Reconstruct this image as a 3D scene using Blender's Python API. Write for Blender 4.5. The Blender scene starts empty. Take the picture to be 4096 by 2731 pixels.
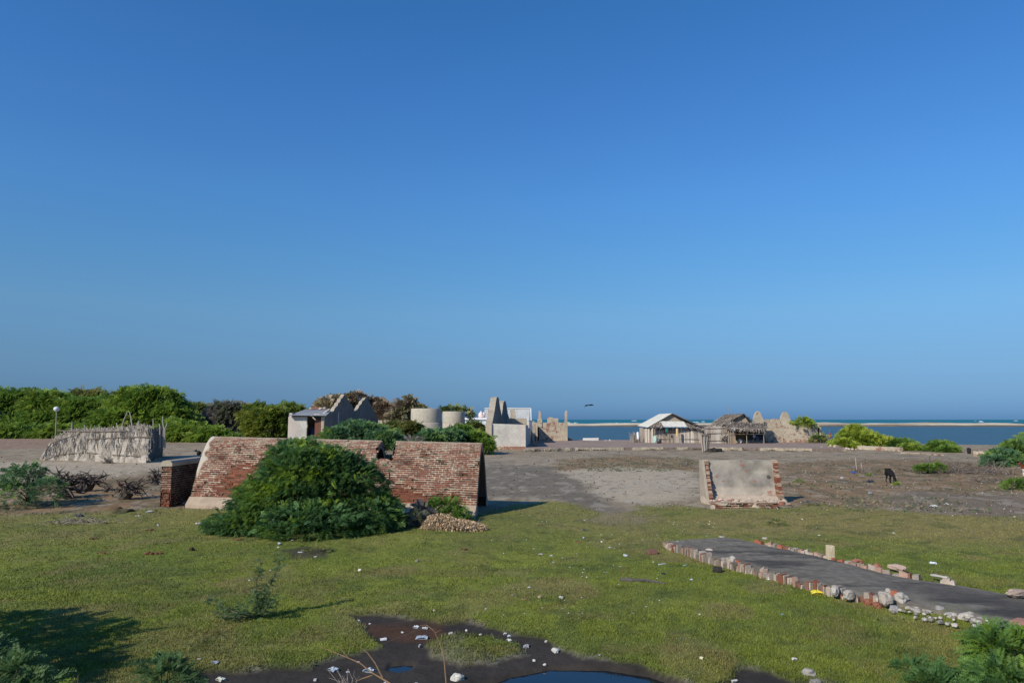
import bpy, bmesh, math, random
import numpy as np
from mathutils import Vector, Matrix
random.seed(7); rng = np.random.default_rng(11)
SC = bpy.context.scene; COL = SC.collection
R = math.radians
# ------------------------------------------------------------ camera, world, sun, exposure
H = 3.3; FPX = 2958.0; TH = math.atan(312/2958.0)
cam = bpy.data.cameras.new('camera'); cam.sensor_width = 36; cam.lens = 36*FPX/4096; cam.clip_end = 60000; cam.clip_start = 0.05
co = bpy.data.objects.new('camera', cam); COL.objects.link(co)
co.location = (0, 0, H); co.rotation_euler = (R(90)+TH, 0, 0); SC.camera = co
SUN_EL = R(34); SHD = (math.sin(R(45)), math.cos(R(45)))           # horizontal direction the shadows fall
sd = bpy.data.lights.new('sun', 'SUN'); sd.energy = 4.8; sd.angle = R(0.55); sd.color = (1, 0.905, 0.76)
so = bpy.data.objects.new('sun', sd); COL.objects.link(so)
ld = Vector((SHD[0]*math.cos(SUN_EL), SHD[1]*math.cos(SUN_EL), -math.sin(SUN_EL)))
so.rotation_euler = ld.to_track_quat('-Z', 'Y').to_euler(); so.location = (-20, -20, 30)
w = bpy.data.worlds.new('World'); SC.world = w; w.use_nodes = True
nt = w.node_tree; nt.nodes.clear()
sky = nt.nodes.new('ShaderNodeTexSky'); sky.sky_type = 'NISHITA'; sky.sun_disc = False
sky.sun_elevation = SUN_EL; sky.sun_rotation = math.atan2(-SHD[0], -SHD[1]); sky.air_density = 1.0; sky.dust_density = 0.6; sky.ozone_density = 2.5
tc = nt.nodes.new('ShaderNodeTexCoord'); sx = nt.nodes.new('ShaderNodeSeparateXYZ'); rmp = nt.nodes.new('ShaderNodeValToRGB')
nt.links.new(tc.outputs['Generated'], sx.inputs[0]); nt.links.new(sx.outputs['Z'], rmp.inputs[0])
cr = rmp.color_ramp; cr.elements[0].position = 0.0; cr.elements[0].color = (0.145, 0.315, 0.74, 1)
cr.elements[1].position = 1.0; cr.elements[1].color = (0.24, 0.62, 1.0, 1)
for p_, c_ in ((.009, (.153, .323, .737, 1)), (.039, (.189, .332, .625, 1)), (.0765, (.243, .385, .60, 1)), (.14, (.329, .519, .68, 1)), (.2065, (.325, .59, .784, 1)), (.287, (.327, .647, .928, 1)), (.4055, (.295, .647, 1.0, 1)), (.507, (.257, .659, 1.0, 1))):
    e = cr.elements.new(p_); e.color = c_
mx = nt.nodes.new('ShaderNodeMixRGB'); mx.blend_type = 'MULTIPLY'; mx.inputs[0].default_value = 1
nt.links.new(sky.outputs[0], mx.inputs[1]); nt.links.new(rmp.outputs[0], mx.inputs[2])
bg = nt.nodes.new('ShaderNodeBackground'); bg.inputs[1].default_value = 0.15
ow = nt.nodes.new('ShaderNodeOutputWorld'); nt.links.new(mx.outputs[0], bg.inputs[0]); nt.links.new(bg.outputs[0], ow.inputs[0])
SC.view_settings.view_transform = 'Standard'; SC.view_settings.look = 'None'; SC.view_settings.exposure = 0.0; SC.view_settings.gamma = 1
SC.cycles.max_bounces = 7; SC.cycles.diffuse_bounces = 4; SC.cycles.transparent_max_bounces = 4

# ------------------------------------------------------------ photo geometry: a point seen at (px,py) of the 4096x2731 picture
def ray(px, py):
    u = (px-2048)/FPX; v = (1365.5-py)/FPX
    return np.array([u, math.cos(TH)-v*math.sin(TH), math.sin(TH)+v*math.cos(TH)])
def P(px, py, d):
    r = ray(px, py); return np.array([0, 0, H]) + r*(d/r[1])
def G(px, py, z=0.0):
    r = ray(px, py); return np.array([0, 0, H]) + r*((z-H)/r[2])
def Pl(px, py, A, B):                                     # hit the vertical plane through ground points A,B
    r = ray(px, py); n = np.array([B[1]-A[1], -(B[0]-A[0])]); t = (n[0]*A[0]+n[1]*A[1])/(n[0]*r[0]+n[1]*r[1])
    return np.array([0, 0, H]) + r*t
def nrm(v): v = np.asarray(v, float); return v/(np.linalg.norm(v)+1e-12)

# ------------------------------------------------------------ numpy noise
def hsh(i, j, k, s=0):
    i = i.astype(np.int64); j = j.astype(np.int64); k = k.astype(np.int64)
    n = (i*374761393 + j*668265263 + k*1274126177 + s*974711) & 0xffffffff
    n = ((n ^ (n >> 13))*1274126177) & 0xffffffff; n = ((n ^ (n >> 16))*2246822519) & 0xffffffff
    return ((n ^ (n >> 15)) & 0xffffff)/float(0xffffff)
def vn(x, y, z=0.0, s=0):
    x = np.asarray(x, float); y = np.asarray(y, float)+0*x; z = np.asarray(z, float)+0*x
    i, j, k = np.floor(x), np.floor(y), np.floor(z); a, b, c = x-i, y-j, z-k
    a = a*a*(3-2*a); b = b*b*(3-2*b); c = c*c*(3-2*c); o = 0
    for di in (0, 1):
        for dj in (0, 1):
            for dk in (0, 1):
                o = o + hsh(i+di, j+dj, k+dk, s)*(a if di else 1-a)*(b if dj else 1-b)*(c if dk else 1-c)
    return o
def fbm(x, y, z=0.0, o=4, s=0):
    t = 0; a = .5; f = 1
    for q in range(o): t = t + a*vn(np.asarray(x)*f, np.asarray(y)*f, np.asarray(z)*f, s+q*17); a *= .5; f *= 2.03
    return t/(1-.5**o)
def sst(a, b, x): t = np.clip((x-a)/(b-a), 0, 1); return t*t*(3-2*t)
def lerp(a, b, t): return a+(b-a)*t
def C(*rgb): return np.array(rgb, float)

# ------------------------------------------------------------ object helpers
def wloc(o):
    v = Vector((0, 0, 0))
    while o is not None: v = v+o.location; o = o.parent
    return v
def thing(name, label, cat, loc=(0, 0, 0), group=None):
    o = bpy.data.objects.new(name, None); COL.objects.link(o); o.location = [float(c) for c in loc]; o.empty_display_size = 0.2
    o['label'] = label; o['category'] = cat
    if group: o['group'] = group
    return o
def tag(o, label=None, cat=None, group=None, kind=None):
    if label: o['label'] = label
    if cat: o['category'] = cat
    if group: o['group'] = group
    if kind: o['kind'] = kind
    return o
def np_obj(name, V, faces, mat, parent=None, col=None, smooth=False, origin=None):
    V = np.asarray(V, float).reshape(-1, 3); me = bpy.data.meshes.new(name)
    base = np.array(wloc(parent)) if parent is not None else (np.array(origin, float) if origin is not None else np.zeros(3))
    if not isinstance(faces, list): faces = [faces]
    faces = [np.asarray(f, np.int32) for f in faces if len(f)]
    loops = np.concatenate([f.ravel() for f in faces]); tot = np.concatenate([np.full(len(f), f.shape[1], np.int32) for f in faces])
    st = np.concatenate([[0], np.cumsum(tot)[:-1]]).astype(np.int32)
    me.vertices.add(len(V)); me.vertices.foreach_set('co', (V-base).astype(np.float32).ravel())
    me.loops.add(len(loops)); me.loops.foreach_set('vertex_index', loops)
    me.polygons.add(len(tot)); me.polygons.foreach_set('loop_start', st); me.polygons.foreach_set('loop_total', tot)
    me.polygons.foreach_set('use_smooth', np.full(len(tot), bool(smooth)))
    if col is not None:
        a = me.color_attributes.new('Col', 'FLOAT_COLOR', 'POINT'); c = np.ones((len(V), 4), np.float32); c[:, :3] = np.clip(col, 0, 1); a.data.foreach_set('color', c.ravel())
    me.update(); me.validate()
    o = bpy.data.objects.new(name, me); COL.objects.link(o)
    if mat: me.materials.append(mat)
    if parent is not None: o.parent = parent
    elif origin is not None: o.location = [float(c) for c in origin]
    return o
class MB:
    def __init__(s): s.v = []; s.f = []; s.c = []; s.n = 0; s.col = C(.5, .5, .5)
    def add(s, V, F, col=None):
        V = np.asarray(V, float).reshape(-1, 3); b = s.n; s.v.append(V); s.n += len(V)
        c = s.col if col is None else np.asarray(col, float); s.c.append(np.broadcast_to(c, (len(V), 3)))
        for f in F: s.f.append([i+b for i in f])
    def box(s, c, size, ax=None, col=None, jit=0.0):
        c = np.asarray(c, float); ax = np.eye(3) if ax is None else np.asarray(ax, float); V = []
        for k in range(8):
            l = np.array([(-.5, .5)[k & 1]*size[0], (-.5, .5)[(k >> 1) & 1]*size[1], (-.5, .5)[(k >> 2) & 1]*size[2]])
            if jit: l = l+np.array([random.uniform(-jit, jit) for _ in range(3)])
            V.append(c+ax.T@l)
        s.add(V, [(0, 2, 3, 1), (4, 5, 7, 6), (0, 1, 5, 4), (2, 6, 7, 3), (0, 4, 6, 2), (1, 3, 7, 5)], col)
    def tube(s, pts, r0, r1=None, k=6, col=None, wob=0.0):
        pts = [np.asarray(p, float) for p in pts]; r1 = r0 if r1 is None else r1; n = len(pts); V = []; F = []
        for i, p in enumerate(pts):
            t = nrm(pts[min(i+1, n-1)]-pts[max(i-1, 0)]); a = nrm(np.cross(t, [0.3, 0.2, 1] if abs(t[2]) < .9 else [1, 0, 0])); b = np.cross(t, a)
            r = r0+(r1-r0)*i/(n-1)
            if wob: p = p+np.array([random.gauss(0, wob) for _ in range(3)])
            for q in range(k): an = 2*math.pi*q/k; V.append(p+r*(math.cos(an)*a+math.sin(an)*b))
        for i in range(n-1):
            for q in range(k): F.append((i*k+q, i*k+(q+1) % k, (i+1)*k+(q+1) % k, (i+1)*k+q))
        F.append(tuple(range(k))[::-1]); F.append(tuple((n-1)*k+q for q in range(k)))
        s.add(V, F, col)
    def quad(s, a, b, c, d, col=None): s.add([a, b, c, d], [(0, 1, 2, 3)], col)
    def rock(s, c, r, col=None, flat=.7, seed=0, sub=2):
        bm = bmesh.new(); bmesh.ops.create_icosphere(bm, subdivisions=(3 if sub == 2 else sub), radius=1); V = np.array([v.co[:] for v in bm.verts]); F = [[v.index for v in f.verts] for f in bm.faces]; bm.free()
        k = 1+.55*(fbm(V[:, 0]*1.6+seed*3.1, V[:, 1]*1.6+seed, V[:, 2]*1.6, 2)-.5)*2
        k = k+(.16*(fbm(V[:, 0]*4.3+seed, V[:, 1]*4.3, V[:, 2]*4.3, 3)-.5) if sub >= 2 else 0); V = V*k[:, None]; V = np.sign(V)*np.abs(V)**.8; r = np.atleast_1d(np.asarray(r, float)); r = np.array([r[0], r[0], r[0]*flat]) if len(r) == 1 else r
        a = seed*1.7; M = np.array([[math.cos(a), -math.sin(a), 0], [math.sin(a), math.cos(a), 0], [0, 0, 1]])
        s.add((V*r)@M.T+np.asarray(c, float), F, col)
    def build(s, name, mat, parent=None, smooth=False, origin=None):
        V = np.concatenate(s.v); byn = {}
        for f in s.f: byn.setdefault(len(f), []).append(f)
        return np_obj(name, V, [np.array(x) for x in byn.values()], mat, parent, np.concatenate(s.c), smooth, origin)

# ------------------------------------------------------------ materials
def newmat(n):
    m = bpy.data.materials.new(n); m.use_nodes = True; t = m.node_tree; t.nodes.clear(); return m, t, t.nodes.new('ShaderNodeOutputMaterial')
def mat_col(name, rough=.9, ns=8.0, amt=.25, bump=.3, bs=None, spec=.2, dist=.03):
    m, t, out = newmat(name); p = t.nodes.new('ShaderNodeBsdfPrincipled'); p.inputs['Roughness'].default_value = rough; p.inputs['Specular IOR Level'].default_value = spec
    a = t.nodes.new('ShaderNodeAttribute'); a.attribute_name = 'Col'; g = t.nodes.new('ShaderNodeNewGeometry')
    n = t.nodes.new('ShaderNodeTexNoise'); n.inputs['Scale'].default_value = ns; n.inputs['Detail'].default_value = 6; n.inputs['Roughness'].default_value = .65
    t.links.new(g.outputs['Position'], n.inputs['Vector'])
    mr = t.nodes.new('ShaderNodeMapRange'); mr.inputs[1].default_value = .25; mr.inputs[2].default_value = .75; mr.inputs[3].default_value = 1-amt; mr.inputs[4].default_value = 1+amt
    t.links.new(n.outputs[0], mr.inputs[0])
    mul = t.nodes.new('ShaderNodeVectorMath'); mul.operation = 'SCALE'; t.links.new(a.outputs['Color'], mul.inputs[0]); t.links.new(mr.outputs[0], mul.inputs['Scale'])
    t.links.new(mul.outputs[0], p.inputs['Base Color'])
    if bump:
        n2 = t.nodes.new('ShaderNodeTexNoise'); n2.inputs['Scale'].default_value = bs or ns*2.5; n2.inputs['Detail'].default_value = 5; t.links.new(g.outputs['Position'], n2.inputs['Vector'])
        b = t.nodes.new('ShaderNodeBump'); b.inputs['Strength'].default_value = bump; b.inputs['Distance'].default_value = dist; t.links.new(n2.outputs[0], b.inputs['Height']); t.links.new(b.outputs[0], p.inputs['Normal'])
    t.links.new(p.outputs[0], out.inputs[0]); return m
def mat_leaf(name, trans=.45):
    m, t, out = newmat(name); a = t.nodes.new('ShaderNodeAttribute'); a.attribute_name = 'Col'
    p = t.nodes.new('ShaderNodeBsdfPrincipled'); p.inputs['Roughness'].default_value = .55; p.inputs['Specular IOR Level'].default_value = .25
    tr = t.nodes.new('ShaderNodeBsdfTranslucent'); mxs = t.nodes.new('ShaderNodeMixShader'); mxs.inputs[0].default_value = trans
    t.links.new(a.outputs['Color'], p.inputs['Base Color']); t.links.new(a.outputs['Color'], tr.inputs[0])
    t.links.new(p.outputs[0], mxs.inputs[1]); t.links.new(tr.outputs[0], mxs.inputs[2]); t.links.new(mxs.outputs[0], out.inputs[0]); return m
def mat_ruin(name, base, dirty, brick, cover=.46, zlow=.7, pink=None, scale=1.2, zb=0.0):
    """weathered lime plaster with brick showing where it has fallen off, more of it near the foot"""
    m, t, out = newmat(name); N = t.nodes.new; L = t.links.new
    p = N('ShaderNodeBsdfPrincipled'); p.inputs['Roughness'].default_value = .95; p.inputs['Specular IOR Level'].default_value = .1
    g = N('ShaderNodeNewGeometry'); s = N('ShaderNodeSeparateXYZ'); L(g.outputs['Position'], s.inputs[0])
    def noise(sc, det=5, ro=.6):
        n = N('ShaderNodeTexNoise'); n.inputs['Scale'].default_value = sc; n.inputs['Detail'].default_value = det; n.inputs['Roughness'].default_value = ro; L(g.outputs['Position'], n.inputs['Vector']); return n.outputs[0]
    def mixc(f, a, b):
        x = N('ShaderNodeMixRGB'); 
        if hasattr(f, 'links'): L(f, x.inputs[0])
        else: x.inputs[0].default_value = f
        for q, v in ((1, a), (2, b)):
            if hasattr(v, 'links'): L(v, x.inputs[q])
            else: x.inputs[q].default_value = (*v, 1)
        return x.outputs[0]
    def mr(i, a, b, c=0., d=1.):
        x = N('ShaderNodeMapRange'); x.inputs[1].default_value = a; x.inputs[2].default_value = b; x.inputs[3].default_value = c; x.inputs[4].default_value = d; L(i, x.inputs[0]); return x.outputs[0]
    c = mixc(mr(noise(scale*.8), .4, .65), base, dirty); c = mixc(mr(noise(scale*6), .35, .7, 0, .5), c, tuple(.6*v for v in dirty))
    if pink: c = mixc(mr(noise(scale*.3, 2), .5, .56, 0, .55), c, pink)
    cb = N('ShaderNodeCombineXYZ'); ad = N('ShaderNodeMath'); L(s.outputs[0], ad.inputs[0]); L(s.outputs[1], ad.inputs[1]); L(ad.outputs[0], cb.inputs[0]); L(s.outputs[2], cb.inputs[1])
    br = N('ShaderNodeTexBrick'); br.inputs['Scale'].default_value = 1; br.inputs['Brick Width'].default_value = .26; br.inputs['Row Height'].default_value = .085; br.inputs['Mortar Size'].default_value = .012
    br.inputs['Color1'].default_value = (*brick, 1); br.inputs['Color2'].default_value = (brick[0]*.55, brick[1]*.5, brick[2]*.5, 1); br.inputs['Mortar'].default_value = (*[v*.8 for v in base], 1); L(cb.outputs[0], br.inputs['Vector'])
    n = N('ShaderNodeMath'); n.operation = 'ADD'; L(noise(scale*1.6, 7, .68), n.inputs[0]); L(mr(s.outputs[2], zb, zb+zlow, .13, 0.), n.inputs[1])
    c = mixc(mr(n.outputs[0], 1-cover+.02, 1-cover+.06), c, br.outputs[0])
    L(c, p.inputs['Base Color']); b = N('ShaderNodeBump'); b.inputs['Strength'].default_value = .5; b.inputs['Distance'].default_value = .05; L(noise(scale*5, 6), b.inputs['Height']); L(b.outputs[0], p.inputs['Normal'])
    L(p.outputs[0], out.inputs[0]); return m
M = dict(ground=mat_col('ground_soil', .95, 5, .32, .5, 16), brick=mat_col('brick', .92, 25, .22, .4, 60), concrete=mat_col('concrete', .9, 3, .2, .4, 18), wood=mat_col('weathered_wood', .9, 20, .3, .4),
         thatch=mat_col('palm_thatch', .95, 9, .3, .5, 25), leaf=mat_leaf('leaf'), grass=mat_leaf('grass_blade', .2), dry=mat_leaf('dry_leaf', .1), metal=mat_col('sheet_metal', .6, 2.5, .18, .1, spec=.4),
         plain=mat_col('plain', .8, 6, .1, 0), fur=mat_col('fur', .85, 30, .2, .3), plastic=mat_col('plastic', .4, 20, .1, .4, spec=.5), sand=mat_col('sand', .95, .6, .2, .5, 1.5, dist=.2), asphalt=mat_col('asphalt', .9, 6, .28, .5, 40))
M['ruin'] = mat_ruin('lime_plaster', (.50, .43, .33), (.38, .32, .24), (.26, .07, .045), .40)
M['ruin_grey_shade'] = mat_ruin('grey_plaster_shade', (.235, .22, .195), (.155, .148, .135), (.26, .07, .045), .28)  # grey render lowered in tone so gable faces look shaded
M['ruin_white'] = mat_ruin('whitewash', (.60, .58, .52), (.46, .43, .38), (.26, .07, .045), .33, .5, (.52, .42, .37), 1.0)
M['ruin_worn'] = mat_ruin('worn_plaster', (.50, .43, .33), (.40, .33, .24), (.28, .07, .045), .47, .9)
def mat_water(name, c, rough, sc, bump, spec=.5, dist=.3):
    m, t, out = newmat(name); p = t.nodes.new('ShaderNodeBsdfPrincipled'); p.inputs['Roughness'].default_value = rough; p.inputs['Specular IOR Level'].default_value = spec
    g = t.nodes.new('ShaderNodeNewGeometry'); mp = t.nodes.new('ShaderNodeMapping'); mp.inputs['Scale'].default_value = (.45, 1, 1); t.links.new(g.outputs['Position'], mp.inputs[0])
    n = t.nodes.new('ShaderNodeTexNoise'); n.inputs['Scale'].default_value = sc; n.inputs['Detail'].default_value = 6; n.inputs['Roughness'].default_value = .6; t.links.new(mp.outputs[0], n.inputs['Vector'])
    b = t.nodes.new('ShaderNodeBump'); b.inputs['Strength'].default_value = bump; b.inputs['Distance'].default_value = dist; t.links.new(n.outputs[0], b.inputs['Height']); t.links.new(b.outputs[0], p.inputs['Normal'])
    n2 = t.nodes.new('ShaderNodeTexNoise'); n2.inputs['Scale'].default_value = sc*.35; n2.inputs['Detail'].default_value = 8; n2.inputs['Roughness'].default_value = .75; t.links.new(mp.outputs[0], n2.inputs['Vector'])
    r = t.nodes.new('ShaderNodeValToRGB'); r.color_ramp.elements[0].position = .3; r.color_ramp.elements[0].color = (*[v*.72 for v in c], 1); r.color_ramp.elements[1].position = .72; r.color_ramp.elements[1].color = (*[v*1.35 for v in c], 1)
    t.links.new(n2.outputs[0], r.inputs[0]); t.links.new(r.outputs[0], p.inputs['Base Color']); t.links.new(p.outputs[0], out.inputs[0]); return m

# ------------------------------------------------------------ ground description (world x,y -> colour, grass, height)
def pxpoly(pts): return np.array([G(a, b)[:2] for a, b in pts])
def inside(poly, x, y):
    n = len(poly); ins = np.zeros(x.shape, bool); dd = np.full(x.shape, 1e9)
    for i in range(n):
        x0, y0 = poly[i]; x1, y1 = poly[(i+1) % n]
        c = ((y0 > y) != (y1 > y)); den = (y1-y0) if abs(y1-y0) > 1e-9 else 1e-9
        ins ^= c & (x < (x1-x0)*(y-y0)/den+x0)
        ex, ey = x1-x0, y1-y0; t = np.clip(((x-x0)*ex+(y-y0)*ey)/(ex*ex+ey*ey+1e-9), 0, 1)
        dd = np.minimum(dd, np.hypot((x-x0-t*ex), (y-y0-t*ey)*.35+0*x))
    return np.where(ins, dd, -dd)
def pmask(pts, x, y, soft=.3, jit=.4, fr=.8, s=3):
    q = pxpoly(pts); jx = (fbm(x*fr, y*fr, 0, 4, s)-.5)*2*jit; jy = (fbm(x*fr, y*fr, 5.5, 4, s+9)-.5)*4*jit
    return sst(-soft, soft, inside(q, x+jx, y+jy))
MUD = [(700, 2731), (745, 2665), (1000, 2668), (1240, 2655), (1330, 2625), (1450, 2600), (1530, 2575), (1500, 2530), (1440, 2490), (1400, 2450), (1500, 2445), (1640, 2462), (1760, 2478), (1900, 2476), (2050, 2512), (2170, 2540), (2250, 2582), (2350, 2620), (2560, 2652), (2720, 2700), (2830, 2760), (2900, 3000), (600, 3000)]
ISLE = [(1720, 2565), (1830, 2530), (1950, 2530), (2060, 2560), (2110, 2600), (2000, 2632), (1850, 2640), (1740, 2610)]
POOL = [(1840, 2760), (1900, 2720), (2050, 2680), (2200, 2652), (2420, 2652), (2590, 2676), (2740, 2722), (2900, 2800), (2900, 3000), (1700, 3000)]
PUD = [(1540, 2655), (1560, 2638), (1620, 2630), (1660, 2636), (1640, 2655), (1590, 2662)]
MUD2 = [(2960, 2655), (3080, 2665), (3160, 2700), (3300, 2722), (3400, 2760), (3400, 2900), (2650, 2900), (2900, 2720)]
PATCH = [(1120, 2195), (1230, 2185), (1330, 2200), (1300, 2226), (1180, 2226)]
GRASS = [(-3000, 2075), (-200, 2060), (300, 2050), (640, 2030), (900, 2035), (1400, 2060), (1800, 2060), (1930, 2052), (2060, 2016), (2200, 2006), (2330, 2030), (2440, 2062), (2540, 2050), (2560, 2022), (2700, 2014), (2830, 2035), (3100, 2040), (3250, 2016), (3500, 2030), (3650, 2048), (3900, 2070), (4096, 2076), (7000, 2100), (9000, 3200), (-6000, 3200)]
SAND1 = [(2230, 1885), (2480, 1862), (2780, 1885), (2795, 2000), (2560, 2012), (2420, 1995), (2340, 1935)]
SAND2 = [(-300, 1850), (300, 1846), (680, 1830), (820, 1810), (820, 1850), (640, 1880), (420, 1905), (-300, 1900)]
ROAD = [(1950, 1855), (2240, 1868), (2330, 1925), (2430, 2000), (2580, 2075), (2470, 2090), (2330, 2040), (2200, 2000), (1950, 1990), (1800, 1960)]
SCRUB1 = [(2230, 1838), (2500, 1822), (2790, 1838), (2790, 1885), (2480, 1868), (2220, 1880)]
SCRUB2 = [(3110, 1855), (3400, 1840), (3700, 1835), (4000, 1860), (4400, 1850), (4800, 2000), (4200, 1990), (3900, 1975), (3640, 1965), (3500, 2030), (3120, 2030)]
GREYM = [(3540, 1985), (3640, 1962), (3900, 1965), (4200, 1985), (4600, 2010), (4600, 2060), (3950, 2065), (3650, 2048)]
BROWNL = [(-300, 1910), (250, 1930), (640, 1900), (700, 1960), (700, 2045), (-300, 2070)]
BAREG = [(2330, 2075), (2450, 2052), (2600, 2060), (2640, 2082), (2560, 2100), (2400, 2098)]
OLIVE = [(2600, 2085), (3100, 2060), (3700, 2060), (4300, 2080), (4300, 2170), (3700, 2160), (3200, 2130), (2800, 2140)]
REDL = [(-300, 1742), (700, 1742), (700, 1772), (300, 1790), (-300, 1800)]
def gprops(x, y):
    n1 = fbm(x*.35, y*.35, 1.5, 5, 1); n2 = fbm(x*1.7, y*1.1, 2.5, 5, 2); n3 = fbm(x*.09, y*.05, 9, 4, 5); n4 = fbm(x*6, y*5, 3, 3, 7)
    far = sst(30, 60, y)
    g = pmask(GRASS, x, y, .35, .7, .5)
    isle = pmask(ISLE, x, y, .06, .12, 2.2, 8)
    mud = np.maximum(pmask(MUD, x, y, .05, .14, 2.0, 4), pmask(MUD2, x, y, .05, .15, 2.0, 6))*(1-isle)
    pat = pmask(PATCH, x, y, .1, .2, 1.5, 12)
    pool = np.maximum(pmask(POOL, x, y, .05, .05, 1.2, 14), pmask(PUD, x, y, .04, .05, 2, 15)*.55)
    dirt = lerp(C(.232, .182, .122), C(.305, .243, .160), n1[:, None])*(0.72+.56*n2[:, None])
    clod = fbm(x*3.2, y*1.6, 7, 5, 131); cl2 = fbm(x*1.1, y*.5, 17, 4, 137)
    c = dirt
    def mix(c, m, col): return c*(1-m[:, None])+np.asarray(col)*m[:, None]
    st = sst(.52, .70, fbm(x*.9, y*.35, 4, 5, 31)); c = mix(c, st*.45, C(.13, .105, .078))
    c = mix(c, pmask(ROAD, x, y, .5, .6, .5, 21)*.85, lerp(C(.122, .104, .078), C(.172, .150, .112), n2[:, None]))
    c = mix(c, pmask(SAND1, x, y, .5, .8, .6, 22)*(.6+.4*n2), C(.40, .335, .24))
    c = mix(c, pmask(SAND2, x, y, .6, 1.0, .4, 23)*(.5+.45*n2), C(.40, .335, .245))
    sc = np.maximum(np.maximum(pmask(SCRUB1, x, y, .5, 1.2, .5, 24), pmask(SCRUB2, x, y, .8, 1.5, .4, 25)), pmask(BROWNL, x, y, .6, 1.2, .4, 26))
    c = mix(c, np.clip(sc*(.65+.6*n1), 0, .95), lerp(C(.15, .092, .045), C(.29, .19, .10), n2[:, None]))
    c = mix(c, sc*sst(.5, .62, fbm(x*1.2, y*.8, 6, 4, 44))*.6, C(.085, .085, .045))
    c = mix(c, pmask(GREYM, x, y, .5, .9, .5, 27)*.8, lerp(C(.12, .09, .06), C(.18, .138, .095), n2[:, None]))
    c = mix(c, pmask(REDL, x, y, .8, 2, .2, 28)*.7, C(.25, .155, .105))
    c = mix(c, sst(.56, .66, clod)*.5*(.35+.65*sst(.4, .6, cl2)), C(.085, .068, .05)); c = mix(c, sst(.62, .70, fbm(x*2.1, y*1.0, 27, 4, 139))*.45, C(.36, .315, .25))
    trk = sst(.55, .9, np.sin((y*.97+.12*x+.4*fbm(x*.25, y*.1, 0, 2, 9))*2.6)); trk = trk*pmask([(1900, 1822), (2330, 1822), (2330, 1862), (1900, 1866)], x, y, 1.2, 1.2, .3, 40)*sst(.35, .6, fbm(x*1.5, y*.6, 3, 3, 12)); c = mix(c, trk*.6, C(.36, .33, .28))
    # turf
    bare = pmask(BAREG, x, y, .4, .6, .8, 29); oli = pmask(OLIVE, x, y, .8, 1.2, .5, 30)
    gc = lerp(C(.092, .124, .018), C(.172, .192, .030), np.clip(n1*1.6-.3+.5*(n3-.5), 0, 1)[:, None])
    gc = mix(gc, sst(.50, .68, fbm(x*.55, y*.9, 12, 4, 51))*.45, C(.085, .108, .028))
    gc = mix(gc, sst(.54, .70, fbm(x*.8+40, y*.6, 2, 4, 52))*.45, C(.19, .155, .065))
    far_o = sst(17, 25, y+3*(n1-.5)); gc = mix(gc, np.clip(oli*(.35+.5*n2)+far_o*(.25+.5*n1), 0, .85), lerp(C(.18, .165, .05), C(.21, .16, .07), n2[:, None])); gc = mix(gc, sst(.57, .66, fbm(x*1.3+7, y*1.1, 31, 5, 141))*.35*sst(30, 12, y), C(.15, .11, .05)); gc = mix(gc, sst(.60, .70, fbm(x*2.2, y*2.2, 41, 4, 143))*.5, C(.06, .08, .02)); gc = gc*(.82+.40*n4[:, None]); gc = mix(gc, sst(24, 40, y)*.3, C(.19, .15, .08))
    c = mix(c, g, gc); c = mix(c, bare*.7, C(.21, .165, .10))
    mc = lerp(C(.020, .017, .014), C(.048, .040, .033), n2[:, None]); mc = mix(mc, pmask([(1480, 2480), (1760, 2490), (1800, 2530), (1650, 2560), (1500, 2540)], x, y, .1, .2, 1.5, 33)*.7, C(.075, .034, .016))
    rim = np.clip(4*mud*(1-mud), 0, 1)*sst(.42, .6, n2); c = mix(c, mud, mc); c = mix(c, rim*.7, C(.15, .135, .115)); c = mix(c, pat*.8, C(.035, .03, .024))
    isd = isle*sst(.45, .6, fbm(x*2.2, y*1.5, 1, 3, 61)); c = mix(c, isd*.5, C(.16, .14, .11))
    grass = g*(1-mud)*(1-bare*.7)*(1-pat)*(1-.5*isd)
    z = (fbm(x*.45, y*.45, 3, 3, 71)-.5)*.10*sst(6, 14, y)+(n4-.5)*.012*(1+sc*3)
    z = z - mud*.045 - .12*pool + grass*(n2-.5)*.03
    z = z*np.clip(1-far*.5, 0, 1)
    S = np.interp(x, [-400, -14, -12, 4, 8, 45, 60, 400], [430, 430, 150, 150, 112.5, 112.5, 103.5, 99]) + (fbm(x*.08, x*0, 0, 3, 81)-.5)*2.5
    sh = sst(-5, 2.5, y-S); z = z - 1.3*sh; c = mix(c, sst(-5, -1, y-S)*.85, C(.30, .27, .24)); c = mix(c, sst(-.6, .8, y-S)*.7, C(.12, .105, .09))
    return c, grass, z
def zg(x, y): return float(gprops(np.array([float(x)]), np.array([float(y)]))[2][0])
# ground sheet
NR, NCc = 640, 900
dy = np.exp(np.linspace(math.log(2.2), math.log(440), NR)); tx = np.linspace(-1.35, 1.35, NCc)
yy, tt = np.meshgrid(dy, tx, indexing='ij'); X = (yy*tt).ravel(); Y = yy.ravel()
gc, gg, gz = gprops(X, Y)
idx = np.arange(NR*NCc).reshape(NR, NCc); F = np.stack([idx[:-1, :-1], idx[:-1, 1:], idx[1:, 1:], idx[1:, :-1]], -1).reshape(-1, 4)
tag(np_obj('ground', np.stack([X, Y, gz], 1), F, M['ground'], None, gc, True), kind='structure')
mb = MB(); mb.quad((-900, -300, -.4), (900, -300, -.4), (900, 98, -.4), (-900, 98, -.4), C(.16, .14, .11)); tag(mb.build('terrain', M['ground']), kind='structure')
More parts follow.
